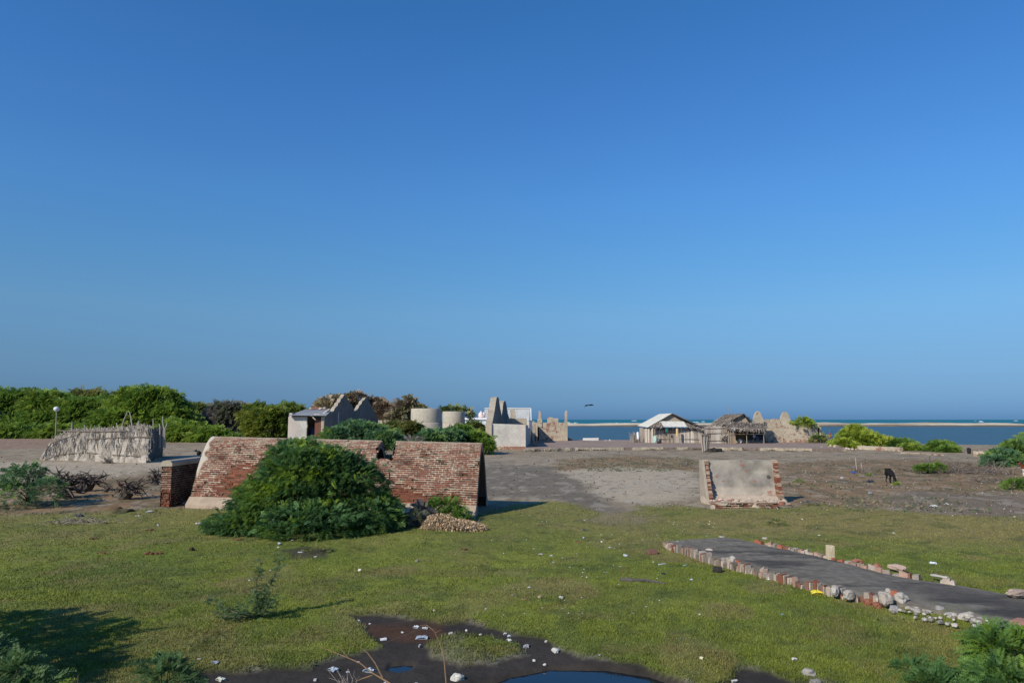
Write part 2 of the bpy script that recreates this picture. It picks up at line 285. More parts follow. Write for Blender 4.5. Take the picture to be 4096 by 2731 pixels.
# sea, lagoon, spit
mb = MB(); mb.quad((-30000, 425, -.5), (30000, 425, -.5), (30000, 40000, -.5), (-30000, 40000, -.5), C(.01, .07, .09)); tag(mb.build('ocean', mat_water('ocean_water', (.010, .13, .16), .5, .12, .35, .15, 1.0)), kind='structure')
mb = MB(); mb.quad((-900, 90, -.496), (900, 90, -.496), (900, 424.9, -.496), (-900, 424.9, -.496), C(.02, .05, .08)); tag(mb.build('lagoon', mat_water('lagoon_water', (.04, .085, .105), .4, .45, .8, .18, .6)), kind='structure')
xs = np.linspace(-500, 800, 1600); ts = np.linspace(0, 1, 22); xx, t2 = np.meshgrid(xs, ts, indexing='ij')
edge = 404+14*(fbm(xx*.006, 0*xx, 0, 4, 91)-.5)+16*(fbm(xx*.06, 0*xx, 0, 4, 191)-.5); yb = edge+t2*62; hz = -.75+1.95*np.sin(np.clip(t2, 0, 1)*math.pi)**.6*(.55+.9*fbm(xx*.045, yb*.03, 0, 5, 92))
sc_ = lerp(C(.66, .58, .44), C(.50, .43, .32), fbm(xx*.05, yb*.1, 0, 4, 93)[..., None]); low = sst(.16, .05, t2)[..., None]; sc_ = sc_*(1-low)+C(.13, .095, .06)*low
rg = sst(60, 300, xx)[..., None]*sst(.5, .62, fbm(xx*.02, yb*.06, 0, 4, 94))[..., None]; sc_ = sc_*(1-rg)+C(.20, .14, .085)*rg
ii = np.arange(xx.size).reshape(xx.shape); F = np.stack([ii[:-1, :-1], ii[1:, :-1], ii[1:, 1:], ii[:-1, 1:]], -1).reshape(-1, 4)
tag(np_obj('sandbar', np.stack([xx, yb, hz], -1), F, M['sand'], None, sc_.reshape(-1, 3), True), kind='structure')
mb = MB()
for px in list(np.linspace(2290, 4090, 9))+[2440, 2430, 3410, 3600, 3615, 4050]:           # surf breaking behind the bar, whitecaps
    x = (px-2048)/FPX*475+random.uniform(-6, 6); L = random.uniform(3, 14)*(1.6 if px in (2440, 2430, 3410, 3600, 3615) else .8)
    mb.rock((x, 474+random.uniform(-2, 4), -.3), (L*.5, 1.2, random.uniform(.35, .75)), C(.8, .84, .86), seed=px)
for q in range(24):
    d = random.uniform(520, 2400); x = random.uniform(-.05, .72)*d; mb.rock((x, d, -.4), (random.uniform(1, 3)*d/500, 1.5, .28*d/700), C(.75, .8, .82), seed=q)
tag(mb.build('surf', M['plain']), kind='stuff'); mb = None
for nm, poly in (('pond', POOL), ('puddle', PUD)):
    q = pxpoly(poly); c = q.mean(0); q = c+(q-c)*1.35
    if nm == 'pond': q = np.array([[-2.2, 3.2], [3.4, 3.2], [4.2, 8], [4.0, 10.2], [3.0, 11.1], [-.4, 11.1], [-1.2, 10.2], [-2.2, 9]])
    mb = MB(); mb.add([(a, b, -.098 if nm == 'pond' else -.094) for a, b in q], [tuple(range(len(q)))], C(.01, .02, .03))
    if nm == 'pond': wm = mat_water('pond_water', (.006, .010, .014), .03, 3, .02, .3, .02)
    tag(mb.build(nm, wm), kind='structure')

# ------------------------------------------------------------ grass blades
def blades(n, ylo, yhi, hmul):
    px = rng.uniform(-700, 4800, n); py = rng.uniform(ylo, yhi, n)
    u = (px-2048)/FPX; v = (1365.5-py)/FPX; ry = math.cos(TH)-v*math.sin(TH); rz = math.sin(TH)+v*math.cos(TH); t = -H/rz
    return u*t, ry*t
x, y = blades(430000, 2010, 2830, 1); c, g, z = gprops(x, y); tuft = fbm(x*2.5, y*2.5, 0, 3, 101)
k = (rng.random(len(x)) < g*(.35+1.2*tuft)) & (rng.random(len(x)) < .95); x, y, c, z, tuft, g = x[k], y[k], c[k], z[k], tuft[k], g[k]; n = len(x)
d = np.hypot(x, y); near_mud = g < .8
h = (.010+.016*rng.random(n)+.020*tuft**2)*np.where(near_mud, 1.9, 1)*(1+.01*d); wd = .004+.0003*d
an = rng.uniform(0, 2*math.pi, n); ln = rng.normal(0, .45, (n, 2))*h[:, None]
V = np.empty((n, 3, 3)); V[:, 0] = np.stack([x+np.cos(an)*wd, y+np.sin(an)*wd, z-.004], 1); V[:, 1] = np.stack([x-np.cos(an)*wd, y-np.sin(an)*wd, z-.004], 1); V[:, 2] = np.stack([x+ln[:, 0], y+ln[:, 1], z+h], 1)
bc = c*(.9+.5*rng.random((n, 1)))*C(1.06, 1.05, .94); stw = rng.random(n) < .10; bc[stw] = bc[stw]*.6+C(.24, .21, .07)*.4; bc[near_mud] = bc[near_mud]*.5+C(.11, .14, .025)*.5
tag(np_obj('grass', V.reshape(-1, 3), np.arange(3*n).reshape(-1, 3), M['grass'], None, np.repeat(bc, 3, 0)), 'short cropped green turf covering the near field', 'grass', kind='stuff')

# ------------------------------------------------------------ foliage
def spray_template(pairs=9, lw=.16, ll=.34, curl=.35):
    """one feathery twig of unit length along +x: pairs of narrow leaflets"""
    V = []; F = []
    for i in range(pairs):
        s = .12+.88*i/(pairs-1); l = ll*(1-.45*abs(s-.5)*1.6)
        for sg in (-1, 1):
            a = np.array([s, 0, -curl*s*s]); dr = nrm([.55, sg*.85, random.uniform(-.25, .2)]); pr = np.cross(dr, [0, 0, 1]); pr = nrm(pr+np.array([0, 0, random.uniform(-.4, .4)]))
            b = len(V); V += [a, a+dr*l*.5+pr*l*lw, a+dr*l, a+dr*l*.5-pr*l*lw]; F.append((b, b+1, b+2, b+3))
    return np.array(V), np.array(F)
TPL = [spray_template(10, .24, .26, c) for c in (.15, .35, .6)]+[spray_template(8, .3, .3, .3)]
TPLN = [spray_template(10, .2, .26, c) for c in (.1, .3)]
TPLN = [spray_template(13, .17, .24, c) for c in (.12, .3, .5)]
TPLF = [spray_template(6, .34, .34, c) for c in (.1, .35, .5)]
def sprays(pos, dirs, L, cols, far=False, parts=None):
    """returns V,F,C for sprays at pos along dirs"""
    T = TPLF if far is True else (TPLN if far == 'near' else TPL); n = len(pos); Vs = []; Fs = []; Cs = []; b = 0; pick = rng.integers(0, len(T), n)
    for ti, (TV, TF) in enumerate(T):
        k = np.where(pick == ti)[0]; m = len(k)
        if not m: continue
        d = dirs[k]; d = d/np.linalg.norm(d, axis=1, keepdims=True); up = np.zeros((m, 3)); up[:] = (-.42, -.42, .9); up += rng.normal(0, .38, (m, 3))
        sd_ = np.cross(up, d); sd_ /= np.linalg.norm(sd_, axis=1, keepdims=True)+1e-9; nn = np.cross(d, sd_)
        Lk = L[k][:, None, None]
        V = pos[k][:, None, :]+Lk*(TV[None, :, 0:1]*d[:, None]+TV[None, :, 1:2]*sd_[:, None]+TV[None, :, 2:3]*nn[:, None]*.3)
        V[:, :, 2] += (Lk[:, :, 0]*TV[None, :, 2])*.9
        Vs.append(V.reshape(-1, 3)); Fs.append((TF[None]+(np.arange(m)*len(TV))[:, None, None]).reshape(-1, 4)+b); b += m*len(TV)
        cc = np.repeat(cols[k], len(TV), 0)*(.82+.36*np.repeat(rng.random(m*len(TV)//4), 4)[:, None]); Cs.append(cc)
    return np.concatenate(Vs), np.concatenate(Fs), np.concatenate(Cs)
GREEN = [C(.070, .145, .020), C(.12, .22, .026), C(.20, .28, .030)]; BLUEG = [C(.060, .135, .050), C(.095, .195, .055), C(.19, .30, .035)]
BRIGHT = [C(.14, .22, .02), C(.21, .30, .025), C(.30, .35, .035)]; DRYG = [C(.10, .095, .045), C(.15, .115, .055), C(.085, .09, .03)]; BROWN = [C(.085, .065, .03), C(.12, .088, .04), C(.075, .07, .025)]
GREYT = [C(.13, .145, .085), C(.18, .175, .12), C(.11, .14, .05)]; OLV = [C(.08, .13, .025), C(.14, .185, .035), C(.20, .20, .045)]
def crown_arrays(lobes, n, L, pal, far=False, clump=1.0, zmin=0.02, top=.2, thr=.36, inner=.45):
    lo = np.array(lobes, float); A = (lo[:, 3]*lo[:, 5]+lo[:, 4]*lo[:, 5]+lo[:, 3]*lo[:, 4])**.9; A /= A.sum(); m = int(n*2.2); w_ = rng.choice(len(lo), m, p=A)
    u = rng.normal(0, 1, (m, 3)); u /= np.linalg.norm(u, axis=1, keepdims=True); u[:, 2] = np.where(u[:, 2] < -.75, -u[:, 2], u[:, 2])
    cen = lo[w_, :3]; rad = lo[w_, 3:6]; f = fbm(u[:, 0]*2.4+w_*7.3, u[:, 1]*2.4, u[:, 2]*2.4, 3, 5)
    rr = (inner+(1-inner)*rng.random(m)**.42)*(.74+.58*f)*np.where(rng.random(m) < .06, 1.15, 1); pos = cen+u*rad*rr[:, None]
    cl = fbm(pos[:, 0]*1.6/clump, pos[:, 1]*1.6/clump, pos[:, 2]*2.0/clump, 3, 9)
    keep = (cl > thr) & (pos[:, 2] > zmin); pos, u, cl, rr = pos[keep][:n], u[keep][:n], cl[keep][:n], rr[keep][:n]; m = len(pos)
    dr = u*.9+rng.normal(0, .42, (m, 3)); dr[:, 2] = dr[:, 2]*.55+top
    hue = np.clip(fbm(pos[:, 0]*.9/clump+3, pos[:, 1]*.9/clump, pos[:, 2]*1.2/clump, 3, 19)*1.7-.35+rng.normal(0, .16, m), 0, 1)[:, None]
    cols = np.where(hue < .5, lerp(pal[0], pal[1], hue*2), lerp(pal[1], pal[2], hue*2-1))*(.8+.4*rng.random((m, 1)))*C(1.25, 1.15, 1.6)
    return sprays(pos, dr, L*(.6+.8*rng.random(m)), cols, far)
def limbs(mb, base, lobes, r, n, zend=.75, col=C(.10, .08, .06)):
    for i in range(n):
        l = lobes[i % len(lobes)]; e = np.array([l[0]+random.uniform(-.6, .6)*l[3], l[1]+random.uniform(-.6, .6)*l[4], l[2]+random.uniform(0, zend)*l[5]]); b = np.array(base)+np.array([random.uniform(-1, 1), random.uniform(-1, 1), 0])*r*1.5
        mid = lerp(b, e, .45)+np.array([random.uniform(-.15, .15)*l[3], random.uniform(-.15, .15)*l[3], .12*l[5]]); mb.tube([b-np.array([0, 0, .05]), lerp(b, mid, .5), mid, lerp(mid, e, .6), e], r, r*.25, 6, col, r*.4)
def bush(name, label, base, lobes, n, L, pal, cat='bush', far=False, clump=1.0, group=None, mat='leaf', trunk=.05, nl=7, twigs=0, twcol=C(.15, .13, .10), thr=.36, inner=.45, zmin=None, top=.2, zend=.75):
    t = thing(name, label, cat, base, group)
    V, F, Cc = crown_arrays(lobes, n, L, pal, ('near' if clump == .5 else far), clump, (base[2]+.03 if zmin is None else zmin), top, thr, inner)
    np_obj('crown', V, F, M[mat], t, Cc)
    mb = MB(); limbs(mb, base, lobes, trunk, nl, zend); mb.build('branches', M['wood'], t)
    if twigs:
        mb = MB()
        for i in range(twigs):
            l = random.choice(lobes); a = random.uniform(0, 6.28); e = np.array([l[0]+math.cos(a)*l[3]*random.uniform(.3, 1), l[1]+math.sin(a)*l[4]*random.uniform(.2, .9), l[2]+l[5]*random.uniform(.75, 1.15)])
            b = np.array([l[0], l[1], l[2]])+(e-np.array(l[:3]))*.6; m = lerp(b, e, .5)+np.array([random.uniform(-.1, .1), 0, .05])*l[3]; mb.tube([b, m, e], trunk*.22, trunk*.1, 3, twcol)
            for q in range(4): s0 = lerp(b, e, random.uniform(.4, .95)); mb.tube([s0, s0+np.array([random.uniform(-.18, .18), random.uniform(-.1, .1), random.uniform(0, .16)])*l[3]], trunk*.12, trunk*.06, 3, twcol)
        tag(mb.build('bare_twigs', M['wood'], t), kind='stuff')
    return t
def lp(px, py, rx, rz, d, ry=None, dd=0.0):                  # a lobe from its place and half sizes in the picture
    c = P(px, py, d+dd); k = d/FPX; return (c[0], c[1], c[2], rx*k, (ry if ry else rx*k*.8), rz*k)
def gb(px, py): g_ = G(px, py); return (g_[0], g_[1], 0.0)

# ---- large bush before the vault
D = 23.2
bush('thorn_bush', 'large sprawling dark green thorn bush in front of the long brick vault', (P(1230, 2000, D)[0], D, 0), [lp(1235, 1960, 205, 175, D), lp(1120, 2040, 175, 125, D, dd=-.3), lp(1380, 1990, 150, 150, D), lp(1450, 2085, 130, 75, D, dd=-.6),
     lp(1000, 2085, 115, 55, D, dd=-.9), lp(1250, 2100, 210, 75, D-1.2), lp(1190, 1860, 105, 85, D+.2), lp(1320, 1885, 105, 90, D), lp(930, 2110, 75, 20, D-1), lp(1545, 2118, 60, 30, D-.4), lp(1070, 1985, 85, 70, D), lp(1520, 2040, 70, 55, D-.2), lp(870, 2100, 40, 14, D-.8)], 27000, .22, [C(.052, .120, .036), C(.085, .185, .042), C(.20, .31, .025)], 'bush', trunk=.07, nl=14, thr=.425, inner=.58, clump=.5001, twigs=30)
D = 24.6
bush('shrub', 'small bright green shrub at the right foot of the brick vault', (P(1775, 2060, D)[0], D, 0), [lp(1775, 2045, 70, 42, D), lp(1820, 2065, 45, 28, D, dd=-.3), lp(1735, 2050, 45, 35, D)], 700, .24, GREEN, trunk=.02, nl=6)
bush('shrub', 'low bluish shrub between the big thorn bush and the straw heap', (P(1670, 2100, 23.2)[0], 23.2, 0), [lp(1670, 2090, 50, 28, 23.2), lp(1690, 2060, 30, 35, 24)], 260, .25, GREYT, trunk=.02, nl=5, twigs=14)
# ---- bushes behind, left to right
far_b = [
 ('low green thorn thicket filling the ground left of the enclosure', 134, [lp(60, 1715, 120, 26, 134), lp(220, 1715, 110, 26, 134), lp(360, 1712, 90, 28, 136)], GREEN, 1500, 0),
 ('green thorn tree bridging the dip before the tallest dome', 142, [lp(330, 1640, 110, 58, 142), lp(420, 1625, 80, 50, 142), lp(250, 1620, 60, 48, 144)], GREEN, 1900, 6),
 ('wide dark green thorn tree cut by the left edge of the view', 148, [lp(40, 1640, 130, 95, 148), lp(-120, 1650, 150, 105, 148), lp(90, 1700, 120, 45, 142), lp(-60, 1600, 120, 60, 150)], GREEN, 2600, 30),
 ('dark green flat topped thorn tree behind the pole with the white pot', 144, [lp(190, 1620, 95, 70, 144), lp(170, 1690, 90, 55, 140), lp(240, 1640, 60, 70, 148), lp(120, 1600, 70, 50, 150)], GREEN, 2300, 14),
 ('olive thorn tree in the shaded gap behind the thatch fence', 152, [lp(360, 1610, 95, 60, 152), lp(310, 1670, 70, 60, 154), lp(430, 1660, 70, 60, 150), lp(400, 1590, 60, 40, 156)], OLV, 2200, 14),
 ('tallest domed bright green thorn tree above the thatch fence', 128, [lp(590, 1630, 150, 92, 128), lp(480, 1680, 110, 60, 124), lp(660, 1680, 120, 70, 126), lp(540, 1600, 90, 60, 130), lp(640, 1585, 80, 50, 130), lp(420, 1700, 70, 35, 122)], [C(.09, .17, .018), C(.15, .25, .025), C(.21, .29, .03)], 3600, 16),
 ('rusty green thorn tree right of the tallest dome', 150, [lp(780, 1650, 75, 48, 150), lp(830, 1680, 60, 50, 150), lp(760, 1690, 60, 45, 146)], OLV, 1300, 4),
 ('low green thorn thicket spreading before the grey tree', 112, [lp(760, 1715, 95, 32, 112), lp(850, 1725, 80, 24, 110), lp(700, 1700, 60, 30, 114)], [C(.09, .17, .018), C(.15, .25, .025), C(.21, .29, .03)], 1500, 0),
 ('grey green half bare thorn tree left of the tin roofed shed', 134, [lp(920, 1660, 90, 62, 134), lp(980, 1665, 60, 55, 136), lp(880, 1680, 50, 45, 132)], GREYT, 1700, 40),
 ('dense green thorn tree against the left wall of the shed', 124, [lp(1080, 1680, 90, 62, 124), lp(1030, 1640, 50, 35, 126), lp(1120, 1650, 60, 36, 128), lp(1170, 1640, 50, 32, 130)], [C(.09, .15, .018), C(.14, .20, .022), C(.22, .24, .03)], 2100, 6)]
for lb, d, lobes, pal, n, tw in far_b:
    bx = np.mean([l[0] for l in lobes]); bush('thorn_tree', lb, (bx, d, 0), [(l_[0], l_[1], l_[2]-1.0, *l_[3:]) for l_ in lobes], int(n*2.3), 1.15, pal, 'tree', True, 3.5, 'thorn trees behind the clearing', trunk=.22, nl=8, twigs=tw, thr=.3, inner=.55, top=.12)
for lb, d, lobes, pal, n in [
 ('brownish creeper covered tree behind the first gable peak', 118, [lp(1310, 1625, 55, 42, 118), lp(1350, 1595, 40, 30, 120), lp(1300, 1600, 30, 22, 118)], [C(.12, .12, .05), C(.18, .15, .07), C(.11, .14, .03)], 700),
 ('windswept leaning tree between the two gable peaks', 124, [lp(1395, 1600, 34, 38, 124), lp(1425, 1575, 38, 22, 124), lp(1420, 1625, 40, 25, 126)], DRYG, 800),
 ('small drooping tree behind the second gable peak', 126, [lp(1490, 1600, 40, 22, 126), lp(1520, 1590, 20, 9, 126), lp(1475, 1620, 30, 20, 126)], DRYG, 500),
 ('rust brown withered tree right of the gables', 122, [lp(1535, 1640, 52, 48, 122), lp(1550, 1670, 45, 40, 121)], BROWN, 1150),
 ('green brown leafy tree beside the nearer concrete tank', 118, [lp(1620, 1630, 50, 48, 118), lp(1640, 1600, 22, 28, 118), lp(1670, 1640, 40, 40, 118), lp(1600, 1660, 50, 45, 117)], [C(.07, .09, .03), C(.12, .12, .045), C(.14, .105, .055)], 1500)]:
    bx = np.mean([l[0] for l in lobes]); bush('withered_tree', lb, (bx, d, 0), [(l_[0], l_[1], l_[2]-.7, l_[3]*.9, l_[4], l_[5]*.85) for l_ in lobes], int(n*1.3), .8, [1.6*c_ for c_ in pal], 'tree', True, 2.2, 'withered trees behind the gables', 'dry', .16, 7, 22, thr=.34, zmin=1.5, zend=1)
for lb, d, lobes, pal, n, nm in [
 ('broad feathery green bush in front of the grey gable walls', 66, [lp(1450, 1725, 120, 55, 66), lp(1360, 1730, 70, 40, 64), lp(1530, 1740, 70, 35, 64), lp(1420, 1695, 60, 28, 67)], BLUEG, 2100, 'bush'),
 ('yellowish green bush left of the nearer concrete tank', 70, [lp(1610, 1730, 62, 45, 70), lp(1580, 1700, 40, 28, 72), lp(1650, 1700, 30, 28, 70)], [C(.06, .09, .015), C(.10, .13, .02), C(.15, .14, .03)], 1000, 'bush'),
 ('dark green bush under the nearer concrete tank', 68, [lp(1750, 1742, 70, 40, 68), lp(1720, 1732, 50, 26, 66), lp(1800, 1725, 50, 26, 70)], BLUEG, 1300, 'bush'),
 ('green bush below the farther concrete tank', 72, [lp(1890, 1745, 70, 38, 72), lp(1850, 1715, 45, 30, 73), lp(1930, 1760, 40, 22, 71)], GREEN, 1300, 'bush'),
 ('dull green bush between the farther tank and the white house', 92, [lp(1895, 1700, 40, 26, 92)], OLV, 500, 'bush')]:
    bx = np.mean([l[0] for l in lobes]); bush('thorn_bush', lb, (bx, d, 0), [(l_[0], l_[1], l_[2]-.55, l_[3], l_[4], l_[5]*.9) for l_ in lobes], int(n*2.2), .5, pal, 'bush', True, 1.3, 'green bushes among the ruins', trunk=.08, nl=6, thr=.32, inner=.5)
bush('dead_shrub', 'grey leafless shrub behind the crest of the brick vault', (P(1655, 1760, 46)[0], 46, 0), [lp(1655, 1775, 45, 28, 46), lp(1655, 1830, 35, 45, 46)], 130, .3, GREYT, trunk=.03, nl=10, twigs=70)
for lb, d, lobes, pal, n in [
 ('tall yellow green bush behind the low wall by the lagoon', 86, [lp(3440, 1768, 90, 30, 86), lp(3425, 1742, 50, 26, 87), lp(3380, 1782, 40, 14, 84), lp(3530, 1783, 60, 20, 85)], BRIGHT, 1900),
 ('green bush at the end of the low wall', 84, [lp(3600, 1792, 55, 20, 84), lp(3640, 1804, 45, 12, 80)], GREEN, 1200),
 ('small dense bush on the shore right of the low wall', 78, [lp(3765, 1798, 45, 20, 78), lp(3795, 1808, 30, 12, 76)], GREEN, 900),
 ('large dark green bush at the right edge near the shore', 55, [lp(4080, 1815, 75, 48, 55), lp(4010, 1835, 65, 28, 54), lp(4160, 1800, 90, 70, 56), lp(3990, 1850, 40, 18, 53)], BLUEG, 1700),
 ('bright green low shrub at the right edge before the spotted goat', 35.5, [lp(4080, 1945, 62, 26, 35.5), lp(4150, 1940, 70, 34, 36)], GREEN, 700),
 ('small green shrub round a dark stake on the scrub', 46, [lp(3710, 1870, 26, 8, 46), lp(3755, 1868, 18, 10, 46), lp(3680, 1872, 18, 6, 46)], GREEN, 380)]:
    bx = np.mean([l[0] for l in lobes]); bush('thorn_bush', lb, (bx, d, 0), lobes, int(n*2.0), (.0072 if d > 50 else .0046)*d, pal, 'bush', d > 50, 1.1, 'green bushes on the right shore', trunk=.05, nl=6, thr=.3, inner=.5)
# ---- left middle shrub
bush('shrub', 'straggly dark green shrub left of the uprooted stumps', gb(110, 2005), [lp(90, 1920, 95, 48, 29), lp(60, 1975, 100, 40, 28.5), lp(190, 1965, 55, 45, 28.5), lp(130, 1890, 40, 25, 29.3)], 1000, .26, BLUEG, trunk=.03, nl=16, thr=.42)
# ---- foreground shrubs
bush('shrub', 'broad leaved shrub filling the lower left corner', (-4.6, 6.4, 0), [lp(60, 2710, 70, 55, 6.4), lp(-120, 2700, 120, 100, 6.6), lp(140, 2760, 40, 40, 6.3), lp(60, 2850, 140, 60, 6.2)], 900, .17, [C(.05, .11, .034), C(.085, .16, .042), C(.12, .19, .028)], trunk=.02, nl=16, thr=.3, inner=.4, clump=.5)
bush('shrub', 'tall leafy shrub reaching in past the left edge', (-7.9, 8.3, 0), [(-8.1, 8.3, 1.2, 1.15, 1.2, .8), (-8.8, 9.6, 1.1, 1.3, 1.3, .9), (-7.6, 7.9, .7, .8, .8, .5), (-9.6, 8.4, 1.3, 1.3, 1.3, 1.0), (-9.6, 10.8, 1.0, 1.2, 1.0, .8)], 2300, .32, GREEN, trunk=.04, nl=16, thr=.36)
bush('seedling', 'leafy seedling at the left end of the mud', (P(650, 2760, 8.2)[0], 8.2, 0), [lp(640, 2690, 55, 40, 8.2), lp(690, 2720, 70, 40, 8.1), lp(600, 2670, 30, 20, 8.3)], 220, .16, [C(.04, .10, .03), C(.07, .14, .035), C(.12, .20, .02)], trunk=.012, nl=8, clump=.5)
bush('seedling', 'thin seedling between the corner shrub and the mud', (P(310, 2760, 8.2)[0], 8.2, 0), [lp(310, 2710, 28, 26, 8.2)], 50, .14, GREEN, trunk=.01, nl=4, clump=.4)
bush('shrub', 'feathery bluish green shrub filling the lower right corner', (P(4030, 2800, 6.2)[0], 6.2, 0), [lp(4030, 2620, 75, 55, 6.2), lp(4120, 2620, 70, 75, 6.3), lp(4010, 2720, 80, 40, 6.0), lp(3940, 2570, 30, 30, 6.3), lp(4080, 2780, 120, 60, 5.9)], 950, .17, [C(.045, .12, .026), C(.08, .175, .036), C(.14, .24, .02)], trunk=.02, nl=14, thr=.3, inner=.4, clump=.5)
bush('shrub', 'low straggling green shrub along the bottom edge right', (P(3760, 2800, 6.9)[0], 6.9, 0), [lp(3740, 2715, 80, 16, 6.9), lp(3640, 2670, 30, 14, 7.0), lp(3850, 2700, 50, 16, 6.8), lp(3760, 2745, 100, 20, 6.7)], 260, .15, [C(.04, .11, .025), C(.07, .15, .03), C(.12, .19, .02)], trunk=.012, nl=12, thr=.42, clump=.5)

# ---- sapling with upright leafy stems
def leafy(pts, n, r, L, pal):
    pts = [np.array(p) for p in pts]; sg = rng.integers(0, len(pts)-1, n); f = rng.random(n)[:, None]; a = np.array(pts); pos = a[sg]*(1-f)+a[sg+1]*f+rng.normal(0, r, (n, 3))
    dr = rng.normal(0, 1, (n, 3)); dr[:, 2] = abs(dr[:, 2])*.6+.2; h_ = rng.random((n, 1)); return sprays(pos, dr, L*(.6+.8*rng.random(n)), np.where(h_ < .6, pal[0], pal[1])*(.8+.4*rng.random((n, 1))))
b0 = G(1030, 2468); d0 = b0[1]
t = thing('sapling', 'spindly sapling with two upright leafy shoots on the near grass', 'sapling', (b0[0], b0[1], 0))
stems = [[b0, P(1050, 2400, d0), P(1085, 2330, d0+.1), P(1110, 2280, d0+.15), P(1120, 2225, d0+.15)], [b0, P(1030, 2400, d0), P(1025, 2330, d0), P(1040, 2280, d0-.1), P(1040, 2232, d0-.1)],
         [b0, G(960, 2455, .12), G(890, 2430, .12), G(835, 2395, .2)], [b0, G(920, 2470, .08), G(870, 2450, .1)], [b0, P(1075, 2425, d0-.2), P(1100, 2395, d0-.2)]]
mb = MB(); Vs = []; b_ = 0; FF = []; CC = []
for s_, n_, r_ in zip(stems, (170, 120, 120, 90, 70), (.035, .028, .05, .05, .05)):
    mb.tube(s_, .012, .004, 5, C(.12, .10, .06)); V, F, Cc = leafy(s_, n_, r_, .075, [C(.07, .13, .06), C(.11, .18, .085)]); Vs.append(V); FF.append(F+b_); CC.append(Cc); b_ += len(V)
V, F, Cc = leafy([b0+C(-.25, 0, .1), b0+C(.15, .1,   .18), b0+C(.0, -.1, .3)], 260, .10, .08, [C(.065, .125, .055), C(.11, .19, .06)]); Vs.append(V); FF.append(F+b_); CC.append(Cc)
mb.build('stems', M['wood'], t); np_obj('leaves', np.concatenate(Vs), np.concatenate(FF), M['leaf'], t, np.concatenate(CC))
# ---- thorny dry twigs in front
t = thing('dry_branch', 'long bare yellow brown twig slanting up at the bottom edge', 'branch', (-.9, 4.6, 0))
mb = MB(); TW = C(.20, .13, .07)
mb.tube([(-.9, 4.6, 0), P(1640, 2900, 4.7), P(1560, 2731, 4.9), P(1490, 2690, 5.0), P(1440, 2650, 5.1), P(1370, 2620, 5.2), P(1280, 2585, 5.3)], .0075, .0018, 6, TW); mb.build('stem', M['wood'], t)
mb = MB(); mb.tube([P(1490, 2700, 5.0), P(1450, 2712, 5.0), P(1420, 2725, 5.0)], .005, .002, 4, TW); mb.tube([P(1530, 2710, 4.95), P(1500, 2650, 5), P(1470, 2610, 5.1), P(1440, 2585, 5.2)], .005, .0015, 4, TW)
mb.tube([P(1390, 2625, 5.2), P(1360, 2590, 5.3), P(1330, 2570, 5.4)], .003, .001, 4, TW); mb.build('side_twigs', M['wood'], t)
t = thing('dry_branch', 'thin arching bare twig over the mud at the bottom edge', 'branch', (-.7, 5.0, 0))
mb = MB(); mb.tube([(-.7, 5.0, 0), P(1790, 2800, 5.2), P(1782, 2700, 5.3), P(1775, 2620, 5.4), P(1755, 2560, 5.5), P(1735, 2520, 5.5), P(1705, 2498, 5.6), P(1680, 2500, 5.6)], .005, .002, 5, TW); mb.build('stem', M['wood'], t)
mb = MB(); mb.tube([P(1705, 2498, 5.6), P(1640, 2530, 5.7), P(1560, 2562, 5.9), P(1480, 2600, 6.1)], .003, .001, 4, C(.07, .055, .045)); mb.tube([P(1740, 2530, 5.5), P(1765, 2518, 5.5)], .003, .001, 4, TW); mb.build('side_twigs', M['wood'], t)
t = thing('dry_branch', 'tangle of grey fine twigs beside the slanting twig', 'branch', (-1.1, 5.2, 0)); mb = MB()
for q in range(16):
    x0 = random.uniform(1330, 1440); mb.tube([P(1400+random.uniform(-30, 30), 2790, 5.3), P(x0, 2720+random.uniform(-10, 20), 5.4), P(x0+random.uniform(-60, 40), 2690+random.uniform(-20, 20), 5.5)], .003, .0012, 4, C(.2, .17, .15))
for pts in ([(1115, 2760), (1100, 2700), (1070, 2650), (1045, 2595)], [(1090, 2770), (1060, 2715), (1045, 2700)]): mb.tube([P(a, b, 5.6) for a, b in pts], .004, .0015, 4, C(.05, .04, .04))
mb.tube([(-1.1, 5.2, 0), P(1400, 2790, 5.3)], .006, .004, 5, C(.2, .17, .15)); mb.build('twigs', M['wood'], t)
